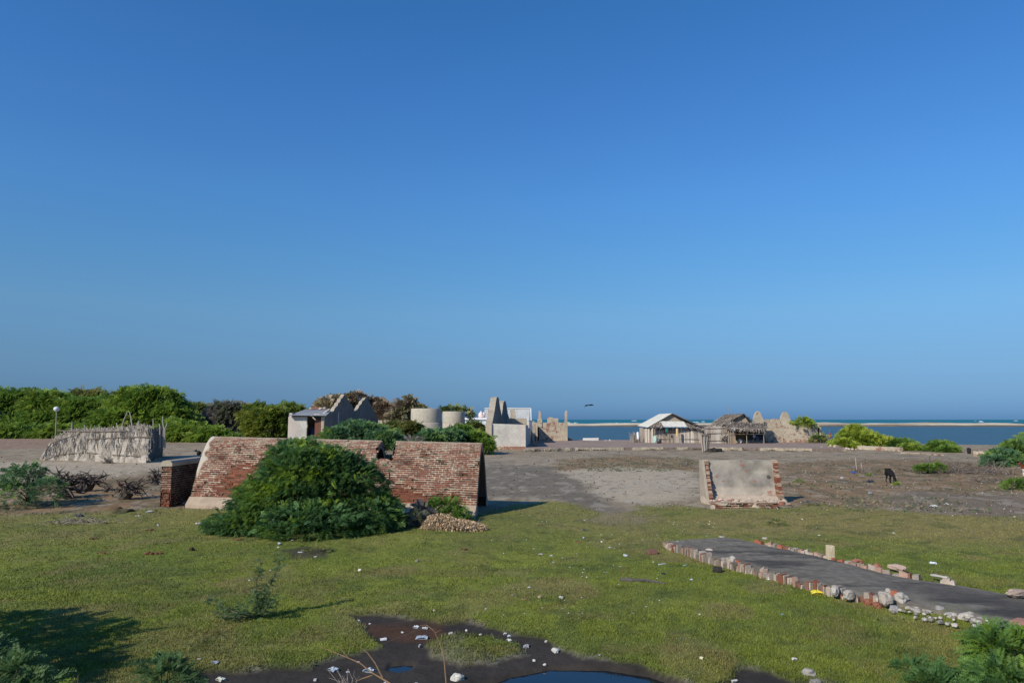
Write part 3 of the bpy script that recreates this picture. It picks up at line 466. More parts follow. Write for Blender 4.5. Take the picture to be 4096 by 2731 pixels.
# ============================================================ masonry
def brick_skin(name, fn, L, T, parent, erode=None, keep=None, plaster=None, res=(.022, .014), bl=.25, bh=.084, seed=0, pcol=(.47, .41, .33), dk=1.0, mat=None, rag0=0, rag1=0):
    ns, nt = max(3, int(L/res[0])), max(3, int(T/res[1])); u = np.linspace(0, 1, ns); t = np.linspace(0, T, nt); uu, tt = np.meshgrid(u, t, indexing='ij')
    wv_ = (fbm(uu*L*1.1, tt*.6, 0, 3, seed+31)-.5)*.05; row = np.floor((tt+wv_)/bh); s0 = (hsh(row, row*0+3, row*0, seed)-.5)*2*rag0; s1 = L+(hsh(row, row*0+7, row*0, seed)-.5)*2*rag1; ss = s0+(s1-s0)*uu
    jo = (row % 2)*bl/2+hsh(row, row*0, row*0, seed)*.06; cc = np.floor((ss+jo)/bl); fu = ((ss+jo)/bl-cc)*bl; fv = ((tt+wv_)/bh-row)*bh
    mw = .005+.017*vn(ss*6, tt*9, 0, seed)**1.3; mort = (fu < mw*.8) | (fu > bl-mw*.8) | (fv < mw) | (fv > bh-mw)
    r = hsh(row, cc, row*0, seed); r2 = hsh(row, cc, row*0+1, seed+3); e = erode(ss, tt) if erode else 0*ss; e = np.clip(e, 0, 1)
    miss = (~mort) & (r > .93-.12*e); gone = mort & (e > .45+.5*(vn(ss*9, tt*16, 2, seed)-.5))
    dep = np.where(mort, -.03*e, -(.007+.014*r)-e*(.01+.055*r2**2)); dep = np.where(gone, -.03-.06*e*r, dep); dep = np.where(miss, -.075, dep)+(fbm(ss*12, tt*14, 0, 3, seed)-.5)*.012
    br = lerp(C(.10, .041, .033), C(.185, .066, .042), r[..., None]); br = br*(.7+.6*r2[..., None]); br = lerp(br, lerp(C(.16, .052, .028), C(.27, .085, .035), r2[..., None]), (e*(.35+.65*r))[..., None])
    mc = lerp(C(.33, .27, .19), C(.46, .39, .29), vn(ss*3, tt*3, 1, seed)[..., None]); mc = np.where(gone[..., None], C(.16, .085, .055), mc); br = np.where(miss[..., None], C(.12, .07, .045), br); col = np.where(mort[..., None], mc, br)
    st = sst(.62, .8, fbm(ss*1.5, tt*2.5, 4, 4, seed+5))[..., None]; col = col*(1-st*.5)*1.0
    if plaster is not None:
        p = plaster(ss, tt)[..., None]; pc = np.array(pcol)*(.85+.3*fbm(ss*2, tt*2, 7, 4, seed)[..., None]); col = col*(1-p)+pc*p; dep = dep*(1-p[..., 0])+.012*p[..., 0]
    Pp, N = fn(ss, tt); V = Pp+N*dep[..., None]; ii = np.arange(ns*nt).reshape(ns, nt)
    F = np.stack([ii[:-1, :-1], ii[1:, :-1], ii[1:, 1:], ii[:-1, 1:]], -1).reshape(-1, 4)
    if keep is not None: k = keep(ss, tt).ravel(); F = F[k[F].all(1)]
    return np_obj(name, V, F, mat or M['brick'], parent, col.reshape(-1, 3)*dk)
def plane_fn(o, ud, vd):
    o = np.array(o, float); ud = nrm(ud); vd = nrm(vd); n = np.cross(ud, vd)
    return lambda s, t: (o+s[..., None]*ud+t[..., None]*vd, np.broadcast_to(n, s.shape+(3,)))
def prism(mb, pts, off, col=None):
    pts = [np.asarray(p, float) for p in pts]; off = np.asarray(off, float); n = len(pts); V = pts+[p+off for p in pts]
    mb.add(V, [tuple(range(n)), tuple(range(n, 2*n))[::-1]]+[(i, i+n, (i+1) % n+n, (i+1) % n) for i in range(n)], col)
def ragged(pts, step=6, amp=1.5):
    o = []
    for (x0, y0), (x1, y1) in zip(pts[:-1], pts[1:]):
        n = max(1, int(math.hypot(x1-x0, y1-y0)/step))
        for i in range(n): f = i/n; o.append((x0+(x1-x0)*f+(random.uniform(-amp, amp) if i else 0), y0+(y1-y0)*f+(random.uniform(-amp, amp) if i else 0)))
    o.append(pts[-1]); return o
def wall_from_photo(mb, top, A, B, thick, z0=-.1, rag=None, side=1, col=None):
    """vertical wall in the plane A-B whose upper outline is seen at the given picture points, foot at z0"""
    pts = ragged(top, *rag) if rag else top; T = [Pl(a, b, A, B) for a, b in pts]
    lo0 = T[0].copy(); lo0[2] = z0; lo1 = T[-1].copy(); lo1[2] = z0; d = nrm([B[0]-A[0], B[1]-A[1]]); n = np.array([-d[1], d[0], 0])*side*thick
    prism(mb, [lo1]+T[::-1]+[lo0], n, col)

# ------------------------------------------------------------ the long brick vault
R0 = np.array([-1.22, 25.85]); L0 = np.array([-12.35, 28.85]); axv = (L0-R0); LEN = np.linalg.norm(axv); axv = axv/LEN; nv = nrm([.08, .997])[:2]; nv3 = np.array([nv[0], nv[1], 0])
HW = 1.6; ZB = .36
def crest(s): return 2.44+.17*s/LEN
ot = np.linspace(-HW, HW, 400)
def prof(hw, zt, zb):
    z = zt-(zt-zb)*(np.abs(ot)/HW)**1.75; o = ot*hw/HW; l = np.concatenate([[0], np.cumsum(np.hypot(np.diff(o), np.diff(z)))]); return o, z, l
def vault_fn(s_off=0., inset=0.):
    o_, z_, l_ = prof(HW-inset, 1.0, 0.0)                          # unit height profile, scaled by crest(s)
    o1, z1, l1 = prof(HW-inset, 2.5-inset, ZB)
    def fn(s, t):
        s = s+s_off; tl = np.clip(t, 0, l1[-1]); o = np.interp(tl, l1, o1); z = np.interp(tl, l1, z1); o2 = np.interp(tl+.02, l1, o1); z2 = np.interp(tl+.02, l1, z1); o3 = np.interp(tl-.02, l1, o1); z3 = np.interp(tl-.02, l1, z1)
        z = ZB+(z-ZB)*(crest(s)-ZB)/(2.5-ZB)
        b = R0+s[..., None]*axv+(o+HW)[..., None]*nv; Pp = np.concatenate([b, z[..., None]], -1)
        dn = np.stack([-(z2-z3), (o2-o3)], -1); dn = dn/(np.linalg.norm(dn, axis=-1, keepdims=True)+1e-9); N = dn[..., 0:1]*nv3+dn[..., 1:2]*np.array([0, 0, 1.]); return Pp, N
    return fn, l1[-1], (l1, z1)
fn, TL, (l1, z1) = vault_fn()
v = thing('brick_vault', 'long weathered red brick barrel vault with a broken gap in its crest', 'ruin', (R0[0]+axv[0]*5.7, 28.5, 0))
sG1 = np.linalg.norm(P(1590, 1800, 27)[:2]-R0)*.97; 
def s_at(px): # position along the vault crest seen at a picture column
    best = min(np.linspace(0, LEN, 800), key=lambda s: abs((R0+s*axv+nv*HW)[0]/(R0+s*axv+nv*HW)[1]*FPX+2048-px)); return best
sA, sB, sN0, sN1 = s_at(1592), s_at(1528), s_at(1228), s_at(1180)
def ero(off):
    def f(s, t):
        z = np.interp(t, l1, z1); b = .45*sst(1.0, .35, z)+1.5*(fbm((s+off)*.7, t*1.3, 0, 5, 7)-.47); S_ = s+off
        b = b+.5*sst(1.6, 2.6, S_)*sst(3.8, 3.0, S_)*sst(1.6, .8, z)+.45*sst(6.8, 8, S_)*sst(10.6, 9.8, S_)*sst(2.2, 1.5, z)
        b = b*sst(2.45, 2.0, z)*sst(.0, .9, S_)*(.25+.75*sst(LEN-.2, LEN-1.0, S_)); return np.clip(b*1.25, 0, 1)
    return f
def mortar_cap(off):
    def f(s, t):
        z = np.interp(t, l1, z1); S_ = s+off; e = sst(LEN-.26, LEN-.14, S_+(vn(S_*3, t*4, 0, 3)-.5)*.4)*sst(1.2, 1.5, z+(vn(S_, t*1.5, 3, 3)-.5)*1.3); return np.clip(e+sst(2.45, 2.52, z)*.4, 0, 1)
    return f
for a, b, zc in ((0, sA, 9), (sA, sB, 1.86), (sB, sN0, 9), (sN0, sN1, 2.36), (sN1, LEN, 9)):
    f1, _, _ = vault_fn(a); kf = None if zc > 8 else (lambda s, t, zc=zc: np.interp(t, l1, z1)+(hsh(np.floor(s/.25), np.floor(t/.084), s*0, 4)-.5)*.12 < zc)
    rg = .09 if b-a > 1 else .0
    o = brick_skin('vault_shell', f1, b-a, TL, v, ero(a), kf, mortar_cap(a), seed=5, rag0=rg*(a > 0), rag1=rg*(b < LEN-.1))
    fi, TI, (li, zi) = vault_fn(a, .30); ns, nt_ = 30, 50; ss, tt = np.meshgrid(np.linspace(0, b-a, ns), np.linspace(0, TI, nt_), indexing='ij'); Pp, N = fi(ss, tt); ii = np.arange(ns*nt_).reshape(ns, nt_)
    F = np.stack([ii[:-1, :-1], ii[:-1, 1:], ii[1:, 1:], ii[1:, :-1]], -1).reshape(-1, 4)
    if zc < 8: k = (np.interp(tt, li, zi) < zc-.03).ravel(); F = F[k[F].all(1)]
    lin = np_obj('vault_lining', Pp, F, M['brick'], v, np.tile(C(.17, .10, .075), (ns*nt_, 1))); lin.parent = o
    # end rings (voussoirs)
    for e_, sd_ in ((0., 1), (b-a, -1)):
        tq = np.linspace(0, 1, 120); f0, T0, _ = vault_fn(a, 0); f3, T3, _ = vault_fn(a, .30); s_ = np.full(120, e_+(.012 if sd_ > 0 else -.012)*0)
        po, _ = f0(s_, tq*T0); pi_, _ = f3(s_, tq*T3); rows = [po+(pi_-po)*q for q in (0, .33, .66, 1)]; V = np.concatenate(rows); ii = np.arange(480).reshape(4, 120)
        F = np.stack([ii[:-1, :-1], ii[:-1, 1:], ii[1:, 1:], ii[1:, :-1]], -1).reshape(-1, 4); cc = np.repeat(hsh(np.arange(120)//3, np.arange(120)*0, np.arange(120)*0)[None], 4, 0).reshape(-1, 1)
        if zc < 8: k = (V[:, 2] < zc-.03); F = F[k[F].all(1)]
        if len(F) and (e_ == 0 and a == 0 or zc > 8): np_obj('vault_rim', V, F, M['brick'], v, lerp(C(.16, .10, .075), C(.30, .24, .18), cc)).parent = o
# recessed end wall seen inside the right mouth, and the left closing wall
for sE, nm in ((.42, 'end_wall'), (LEN-.3, 'end_wall')):
    f3, T3, _ = vault_fn(0, .29); tq = np.linspace(0, T3, 60); pe, _ = f3(np.full(60, sE), tq); mb = MB(); prism(mb, [*pe, pe[-1]*C(1, 1, 0), pe[0]*C(1, 1, 0)], [axv[0]*.2, axv[1]*.2, 0], C(.20, .17, .14)); mb.build(nm, M['brick'], v)
pl = []
for side in (0, 1):
    mb = MB(); sgn = -1 if side == 0 else 1; b = R0 if side == 0 else R0+nv*2*HW
    for k_ in range(40):
        s0, s1 = -.0+(LEN+.0)*k_/40, LEN*(k_+1)/40
        def q(s, o, z): p = b+s*axv+nv*o*sgn; return (p[0], p[1], z)
        j0, j1 = .03*math.sin(k_*1.7), .03*math.sin((k_+1)*1.7)
        for (a, b_, c_, d_) in (((s0, -.3, .38), (s1, -.3, .38), (s1, .05, .37), (s0, .05, .37)), ((s0, .05, .37), (s1, .05, .37), (s1, .40+j1, .10), (s0, .40+j0, .10)), ((s0, .40+j0, .10), (s1, .40+j1, .10), (s1, .42+j1, -.1), (s0, .42+j0, -.1))): mb.quad(q(*a), q(*b_), q(*c_), q(*d_), C(.36, .28, .205))
    for s0 in (0, LEN): mb.add([q(s0, -.3, .38), q(s0, .05, .37), q(s0, .40, .10), q(s0, .42, -.1), q(s0, -.3, -.1)], [(0, 1, 2, 3, 4)], C(.36, .28, .205))
    mb.build('plinth', M['concrete'], v)

# ------------------------------------------------------------ free-standing brick wall at the vault's left end
bw = thing('brick_wall', 'short upright brick wall with a rounded cement cap left of the vault', 'wall', (-13.2, 29, 0))
XW0, XW1, YW0, YW1, ZT = -13.44, -13.04, 28.7, 32.6, 1.66
erw = lambda s, t: .9*sst(.95, .25, t)+.5*(fbm(s*3, t*2, 0, 3, 77)-.45)
brick_skin('end_face', plane_fn((XW0, YW0, 0), (1, 0, 0), (0, 0, 1)), XW1-XW0, ZT-.1, bw, erw, seed=21, res=(.015, .012), keep=None, bl=.24)
brick_skin('right_face', plane_fn((XW1, YW0, 0), (0, 1, 0), (0, 0, 1)), YW1-YW0, ZT-.1, bw, lambda s, t: .5*sst(.6, .2, t), seed=22, res=(.03, .016), dk=.5)  # brick colour darkened over this whole face to stand in for deep shade
brick_skin('left_face', plane_fn((XW0, YW1, 0), (0, -1, 0), (0, 0, 1)), YW1-YW0, ZT-.1, bw, None, seed=23, res=(.03, .02))
mb = MB(); cs = [(XW0-.02, ZT-.14), (XW0-.02, ZT-.02), (XW0+.05, ZT+.06), (XW0+.2, ZT+.09), (XW1-.05, ZT+.06), (XW1+.02, ZT-.02), (XW1+.02, ZT-.14)]
prism(mb, [(a, YW0-.03, b) for a, b in cs], (0, YW1-YW0+.06, 0), C(.40, .34, .26)); mb.build('cap', M['concrete'], bw)
mb = MB(); mb.box(((XW0+XW1)/2, (YW0+YW1)/2+.1, ZT/2), (.26, YW1-YW0-.3, ZT-.06), col=C(.16, .08, .05)); mb.build('core', M['brick'], bw)

# ------------------------------------------------------------ remnant retaining wall in the middle distance
yp = 30.6; xa, xb = (2808-2048)/FPX*yp, (3098-2048)/FPX*yp; zt = P(2900, 1840, yp)[2]
rw = thing('ruined_wall', 'grey cement faced wall remnant with broken brick end buttresses on the field edge', 'ruin', ((xa+xb)/2, yp, 0))
ns, nt_ = 150, 90; ss, tt = np.meshgrid(np.linspace(0, xb-xa, ns), np.linspace(0, 1, nt_), indexing='ij'); n1 = fbm(ss*1.3, tt*2, 0, 5, 201); n2 = fbm(ss*4, tt*8, 0, 4, 202)
bat = (1-tt)**2*.35; V = np.stack([xa+ss, yp-bat-.02*n2, tt*zt], -1); spot = sst(.69, .72, n2*.75+n1*.25+.03*(1-tt)); low = sst(.17, .08, tt+(n2-.5)*.15)
cc = lerp(C(.36, .325, .27), C(.28, .255, .22), sst(.35, .65, n1)[..., None]); cc = cc*(1-.35*sst(.62, .8, fbm(ss*.9, tt*1.5, 3, 4, 203)))[..., None]; cc = lerp(cc, C(.46, .385, .30), (sst(.4, .3, tt)*.5)[..., None]); cc = lerp(cc, C(.27, .13, .09), spot[..., None]*.8)
lowc = lerp(C(.44, .37, .29), C(.30, .17, .12), sst(.45, .6, fbm(ss*7, tt*30, 0, 3, 205))[..., None]); cc = lerp(cc, lowc, low[..., None]); ii = np.arange(ns*nt_).reshape(ns, nt_)
np_obj('cement_face', V, np.stack([ii[:-1, :-1], ii[1:, :-1], ii[1:, 1:], ii[:-1, 1:]], -1).reshape(-1, 4), M['concrete'], rw, cc.reshape(-1, 3))
mb = MB(); mb.box(((xa+xb)/2, yp+.21, zt/2-.01), (xb-xa, .38, zt), col=C(.38, .33, .26)); mb.build('wall_core', M['concrete'], rw)
mb = MB(); mb.tube([(xb-.42, yp-.10, .98), (xb-.42, yp-.02, .98)], .075, .075, 12, C(.10, .085, .07)); mb.build('drain_hole', M['concrete'], rw)
for (x0, w_, pts) in ((xa-.02, .17, None), (xb-.20, .17, None)):
    mb = MB(); nr = 20
    for k_ in range(nr):
        z0, z1_ = zt*k_/nr, zt*(k_+1)/nr; f = 1-(k_+.5)/nr; dep = .08+.75*f**1.4+random.uniform(-.05, .05) if x0 < xb-.5 else .12+.72*f**1.3+random.uniform(-.05, .05)
        c = C(.22, .08, .05) if random.random() < .7 else C(.34, .24, .17); c = c*random.uniform(.7, 1.15)
        mb.box((x0+w_/2, yp+.1-dep/2, (z0+z1_)/2), (w_, dep+.2, z1_-z0-.014), col=c, jit=.008); mb.box((x0+w_/2, yp+.1-(dep-.035)/2, z1_-.002), (w_-.03, dep+.165, .022), col=C(.52, .45, .36))
    mb.build('broken_buttress', M['brick'], rw)
    if x0 < xb-.5:
        mb = MB(); mb.add([(x0-.10, yp-.75, 0), (x0-.10, yp+.35, 0), (x0-.10, yp+.35, zt), (x0-.10, yp-.05, zt), (x0+.003, yp-.75, 0), (x0+.003, yp+.35, 0), (x0+.003, yp+.35, zt), (x0+.003, yp-.05, zt)], [(0, 1, 2, 3), (4, 7, 6, 5), (0, 3, 7, 4), (3, 2, 6, 7), (1, 5, 6, 2)], C(.33, .28, .22)); mb.build('render_coat', M['concrete'], rw)
mb = MB()
for k_ in range(150):
    f = random.random(); x = xa-.1+(xb-xa+.05)*random.random(); y = yp-.35-random.random()**1.3*1.15; z = max(0, .14-(yp-.35-y)*.1); r = random.uniform(.03, .10)
    c = random.choice([C(.44, .37, .29), C(.40, .34, .27), C(.26, .11, .075), C(.46, .40, .33), C(.34, .22, .16)]); mb.rock((x, y, z), (r*1.3, r, r*.7), c, seed=k_, sub=1)
prism(mb, [(xa-.25, yp-.3, -.05), (xa-.25, yp-.3, .24), (xa-.2, yp-.6, .14), (xa-.1, yp-1.4, -.05)], (xb-xa+.12, 0, 0), C(.43, .35, .27)); mb.build('rubble_footing', M['concrete'], rw)
y2 = G(2960, 2034)[1]; xa2, xb2 = (2828-2048)/FPX*y2, (3098-2048)/FPX*y2
bf = thing('brick_footing', 'low strip of red and white brick footing in front of the remnant wall', 'ruin', ((xa2+xb2)/2, y2, 0))
brick_skin('front_course', plane_fn((xa2, y2, -.03), (1, .03, 0), (0, 0, 1)), xb2-xa2, .23, bf, lambda s, t: .6*fbm(s*2, t*2, 0, 3, 9), seed=31, plaster=lambda s, t: sst(.52, .58, fbm(s*1.8, t*3, 0, 3, 33)), pcol=(.50, .42, .32), res=(.018, .012))
brick_skin('top_course', plane_fn((xa2, y2, .20), (1, .03, 0), (0, 1, .05)), xb2-xa2, .35, bf, None, seed=32, plaster=lambda s, t: sst(.5, .56, fbm(s*2.5, t*3, 0, 3, 35)), pcol=(.5, .43, .34), res=(.02, .015))

# ------------------------------------------------------------ tin roofed shed and the gable ruin behind it
def corrug(mb_name, p00, p10, p11, p01, nw, amp, parent, col, mat='metal', rows=6, thick=0):
    p00, p10, p11, p01 = [np.asarray(p, float) for p in (p00, p10, p11, p01)]; nu = nw*8+1; u, v_ = np.meshgrid(np.linspace(0, 1, nu), np.linspace(0, 1, rows), indexing='ij'); u3, v3 = u[..., None], v_[..., None]
    V = p00*(1-u3)*(1-v3)+p10*u3*(1-v3)+p11*u3*v3+p01*(1-u3)*v3; n = nrm(np.cross(p10-p00, p01-p00)); n = n*np.sign(n[2]+1e-6); V = V+n*(amp*np.sin(u*nw*2*math.pi))[..., None]
    c = np.asarray(col)*(.85+.3*fbm(u*12, v_*3, 0, 3, nw)[..., None]); ii = np.arange(u.size).reshape(u.shape); return np_obj(mb_name, V, np.stack([ii[:-1, :-1], ii[1:, :-1], ii[1:, 1:], ii[:-1, 1:]], -1).reshape(-1, 4), mat if not isinstance(mat, str) else M[mat], parent, c.reshape(-1, 3), True)
yS = 80.0; X_ = lambda px, d: (px-2048)/FPX*d
sh = thing('tin_roofed_shed', 'whitewashed shed with grey corrugated roof and rust brown door against the gable ruin', 'shed', (-22.5, 82, 0))
zw = P(1200, 1666, yS)[2]
mb = MB(); xl, xd, xp, xr = X_(1158, yS), X_(1230, yS), X_(1289, yS), X_(1300, yS)
mb.box(((xl+xd)/2, yS+.15, zw/2), (xd-xl, .3, zw)); mb.box(((xl+.15), yS+3.6, zw/2+.2), (.3, 6.6, zw+.4)); mb.box(((xl+xr)/2, yS+6.8, zw/2+.3), (xr-xl, .3, zw+.6))
for q in range(9): z = zw*q/9; mb.box((xd+.02+random.uniform(-.03, .03), yS+.15, z+zw/18), (.12, .28, zw/9-.01))
mb.build('wall', M['ruin_white'], sh)
mb = MB(); mb.box(((xp+xr)/2, yS+.2, zw/2), (xr-xp, .4, zw)); mb.build('door_pillar', M['ruin'], sh)
corrug('door', (X_(1262, yS), yS+.25, .0), (X_(1287, yS), yS+.1, .0), (X_(1287, yS), yS+.1, zw-.35), (X_(1262, yS), yS+.25, zw-.35), 6, .02, sh, C(.17, .07, .045))
mb = MB(); mb.box(((xd+xp)/2, yS+.1, zw+.02), (xp-xd, .2, .12), col=C(.06, .045, .04)); mb.build('lintel', M['wood'], sh)
shroof = corrug('roof', (X_(1151, 79), 79.4, P(1151, 1661, 79)[2]), (X_(1303, 79), 79.4, P(1300, 1662, 79)[2]), (X_(1330, 86), 86.8, P(1325, 1636, 86)[2]), (X_(1222, 86), 86.8, P(1222, 1635, 86)[2]), 22, .018, sh, C(.36, .36, .35), mat='plain')
o = tag(MB.build((lambda m: (m.tube([(X_(1238, yS)+0, yS+1.6, .0), (X_(1238, yS), yS+1.6, .9), (X_(1240, yS), yS+1.6, 1.9), (X_(1243, yS), yS+1.6, 2.4)], .42, .2, 10, C(.06, .09, .22), .04), m)[1])(MB()), 'blue_bundle', M['plain'], None, True, (X_(1238, yS), yS+1.6, 0)), 'tall blue cloth bundle standing inside the dark shed doorway', 'bundle')
mb = MB()
for q in range(18): f = random.random(); mb.rock(P(1240+60*f+random.uniform(-3, 3), 1634+2*random.random(), 86)+C(0, 0, .05), random.uniform(.10, .22), random.choice([C(.3, .12, .09), C(.45, .4, .34)]), seed=q, sub=1)
for q in range(26): f = random.random(); mb.rock(P(1262+55*f, 1662-22*max(0, f-.45)*1.8-2*random.random(), 80.5+5*max(0, f-.3))+C(0, 0, .04), random.uniform(.08, .2), random.choice([C(.55, .5, .43), C(.45, .4, .34)]), seed=q, sub=1)
rwt = tag(mb.build('roof_weights', M['concrete'], sh), kind='stuff')
rwt.parent = shroof
gr = thing('gable_ruin', 'roofless grey ruin with two stepped gable peaks beside the shed', 'ruin', (-20.5, 96, 0)); A, B = (-20.3, 80.1), (-20.35, 116)
mb = MB(); wall_from_photo(mb, [(1300, 1664), (1326, 1652), (1336, 1642), (1341, 1630), (1350, 1622), (1352, 1612), (1361, 1604), (1364, 1594), (1373, 1585), (1377, 1577), (1379, 1578), (1388, 1592), (1403, 1615), (1418, 1640)], A, B, .42, rag=(6, 2.2), side=1); mb.build('gable_wall', M['ruin_grey_shade'], gr)
mb = MB(); wall_from_photo(mb, [(1418.2, 1644), (1432, 1634), (1436, 1625), (1445, 1616), (1448, 1606), (1458, 1598), (1462, 1590), (1469, 1589), (1473, 1597), (1489, 1628), (1500, 1650), (1513, 1673)], A, B, .42, rag=(6, 2.2), side=1); mb.build('gable_wall', M['ruin_grey_shade'], gr)
mb = MB(); mb.box((-22.2, 96, 1.6), (3.2, .4, 3.2)); mb.build('cross_wall', M['ruin_grey_shade'], gr); mb = MB(); mb.box((-22.2, 112, 1.6), (3.2, .4, 3.2)); mb.build('cross_wall', M['ruin_grey_shade'], gr)
mb = MB()
for px in (1518, 1528, 1545, 1556): mb.box((X_(px, 116), 116, 1.6), (.35, .4, 3.2), col=C(.5, .44, .36))
mb.box((X_(1537, 116), 116, 1.0), (1.8, .4, 1.2), col=C(.5, .44, .36)); tag(mb.build('ruined_wall', M['ruin'], origin=(X_(1537, 116), 116, 0)), 'low pierced ruined wall right of the second gable', 'wall')
# ------------------------------------------------------------ concrete tanks
def lathe(prof_, cx, cy, k=48, col=C(.4, .36, .3)):
    V = []; F = []
    for i, (r, z) in enumerate(prof_):
        for q in range(k): a = 2*math.pi*q/k; V.append((cx+r*math.cos(a), cy+r*math.sin(a), z))
    for i in range(len(prof_)-1):
        for q in range(k): F.append((i*k+q, i*k+(q+1) % k, (i+1)*k+(q+1) % k, (i+1)*k+q))
    return np.array(V), F
for px0, px1, yt, yl, d, lb in ((1645, 1769, 1633, 1686, 86, 'nearer of two round concrete tanks among the bushes'), (1771, 1861, 1645, 1689, 104, 'farther round concrete tank with shrubs growing on its rim')):
    cx = X_((px0+px1)/2, d+1.5); r = (px1-px0)/2/FPX*d; z1_ = P(px0, yt, d)[2]; z2_ = P(px0, yl, d)[2]; t = thing('water_tank', lb, 'tank', (cx, d+1.5, 0), 'round concrete tanks')
    V, F = lathe([(r, z2_-.05), (r, z1_-.06), (r-.03, z1_), (r-.18, z1_), (r-.2, z1_-.5), (r-.2, z2_)], cx, d+1.5); mb = MB(); mb.add(V, F, C(.40, .36, .29)); mb.build('upper_ring', M['concrete'], t, True)
    V, F = lathe([(r+.10, -.1), (r+.10, z2_-.16), (r+.06, z2_-.12), (r-.1, z2_-.02)], cx, d+1.5); mb = MB(); mb.add(V, F, C(.38, .335, .27)); mb.build('lower_ring', M['concrete'], t, True)
    mb = MB(); mb.box((cx, d+1.5, z2_-.3), (r*1.2, r*1.2, .1), col=C(.2, .18, .15)); mb.build('bed', M['concrete'], t)
d = 105; bush('rim_shrub', 'wispy shrub growing out of the farther tank', (X_(1815, d+2.5), d+1.5, 3.6), [lp(1800, 1642, 40, 8, d+2), lp(1850, 1655, 35, 14, d+3)], 260, .9, OLV, far=True, mat='dry', trunk=.03, nl=4, twigs=26, thr=.3)

# ------------------------------------------------------------ houses behind the white ruin
wh = thing('white_house', 'low white flat roofed house with a domed shrine ornament on top', 'house', (X_(1900, 152), 152, 0)); d = 152
mb = MB(); x0, x1 = X_(1862, d), X_(1952, d); zt_ = P(1900, 1678, d)[2]; mb.box(((x0+x1)/2, d+3, zt_/2), (x1-x0, 6, zt_), col=C(.72, .73, .76)); mb.build('wall', M['plain'], wh)
mb = MB(); mb.box(((x0+x1)/2, d+3, zt_+.2), (x1-x0+.6, 6.6, .40), col=C(.76, .77, .80)); mb.build('cornice', M['plain'], wh)
mb = MB(); zc_ = zt_+.4; xc = X_(1927, d); mb.box((xc, d+1, zc_+.25), (1.3, 1, .5), col=C(.66, .5, .46)); V, F = lathe([(.55, zc_+.5), (.5, zc_+.85), (.3, zc_+1.1), (.12, zc_+1.2), (.1, zc_+1.35), (.01, zc_+1.45)], xc-.15, d+1, 14); mb.add(V, F, C(.72, .6, .56)); V, F = lathe([(.25, zc_+.5), (.25, zc_+.95), (.01, zc_+1.2)], xc+.45, d+1, 10); mb.add(V, F, C(.72, .6, .56)); mb.build('shrine_ornament', M['plain'], wh, True)
d = 165; ch = thing('corrugated_roof_house', 'house under a steep white corrugated roof behind the spiked ruin', 'house', (X_(2030, d), d, 0)); zr, ze = P(2000, 1633, d+3)[2], P(2000, 1698, d-2)[2]
corrug('roof', (X_(1931, d-2), d-2, ze), (X_(2117, d-2), d-2, ze), (X_(2120, d+3), d+3, zr), (X_(1940, d+3), d+3, zr), 44, .07, ch, C(.52, .52, .50), rows=4)
corrug('roof_back', (X_(1940, d+3), d+3, zr), (X_(2120, d+3), d+3, zr), (X_(2117, d+8)-.3, d+8, ze), (X_(1931, d+8), d+8, ze), 44, .07, ch, C(.50, .50, .48), rows=4)
mb = MB(); mb.box((X_(2030, d+3), d+3, zr+.06), (X_(2120, d+3)-X_(1940, d+3)+.2, .5, .16), col=C(.62, .62, .60)); mb.build('ridge_cap', M['metal'], ch)
mb = MB(); xm = X_(2119, d+3); mb.add([(xm, d-2, ze), (xm, d+8, ze), (xm, d+3, zr-.1)], [(0, 1, 2)], C(.3, .28, .26)); mb.tube([(xm+.2, d-2.1, ze), (xm+.25, d+3, zr+.02)], .14, .14, 4, C(.6, .6, .56)); mb.build('gable_board', M['wood'], ch)
mb = MB(); mb.box((X_(2025, d+3), d+3, ze/2), (X_(2112, d)-X_(1945, d), 9, ze), col=C(.5, .45, .4)); mb.build('wall', M['concrete'], ch)
mb = MB()
for q in range(22): px = 1928+q*1.4; mb.box((X_(px, 100), 100+random.uniform(-.1, .1), .75), (.09, .03, random.uniform(1.2, 2.0)), col=C(.27, .22, .2)*random.uniform(.7, 1.2))
tag(mb.build('stake_fence', M['wood'], origin=(X_(1940, 100), 100, 0)), 'short weathered stake fence left of the white box ruin', 'fence')

# ------------------------------------------------------------ white box ruin with two spikes of gable
wr = thing('white_ruin', 'whitewashed box shaped ruin with two tall broken gable spikes', 'ruin', (-.5, 84, 0)); d = 82.7
zt_ = P(2000, 1693, d)[2]; zt2 = P(2100, 1698, d)[2]; x0, x1, x2 = X_(1955, d), X_(1967.5, d), X_(2102, d)
mb = MB(); prism(mb, [(x1+.02, d, -.1), (x1+.02, d, zt_-.02), (x2, d, zt2), (x2, d, -.1)][::-1], (0, .45, 0)); mb.build('front_wall', M['ruin_white'], wr)
mb = MB(); prism(mb, [(x0, d-.2, -.1), (x0, d-.2, zt_), (x1, d-.2, zt_), (x1, d-.2, -.1)][::-1], (0, .9, 0)); mb.build('corner_pier', M['ruin'], wr)
mb = MB(); mb.box(((x1+x2)/2, d-.04, .14), (x2-x1, .16, .42)); mb.build('base_course', M['ruin_worn'], wr)
A, B = (-2.33, 82.9), (-.9, 126)
mb = MB(); wall_from_photo(mb, [(1968.5, 1692), (1972, 1675), (1976, 1655), (1980, 1632), (1983, 1610), (1987, 1589), (1993, 1587), (1996, 1597), (1999, 1618), (2003, 1642), (2006.5, 1660)], A, B, .75, rag=(5, .5), side=1); mb.build('gable_spike', M['ruin_grey_shade'], wr)
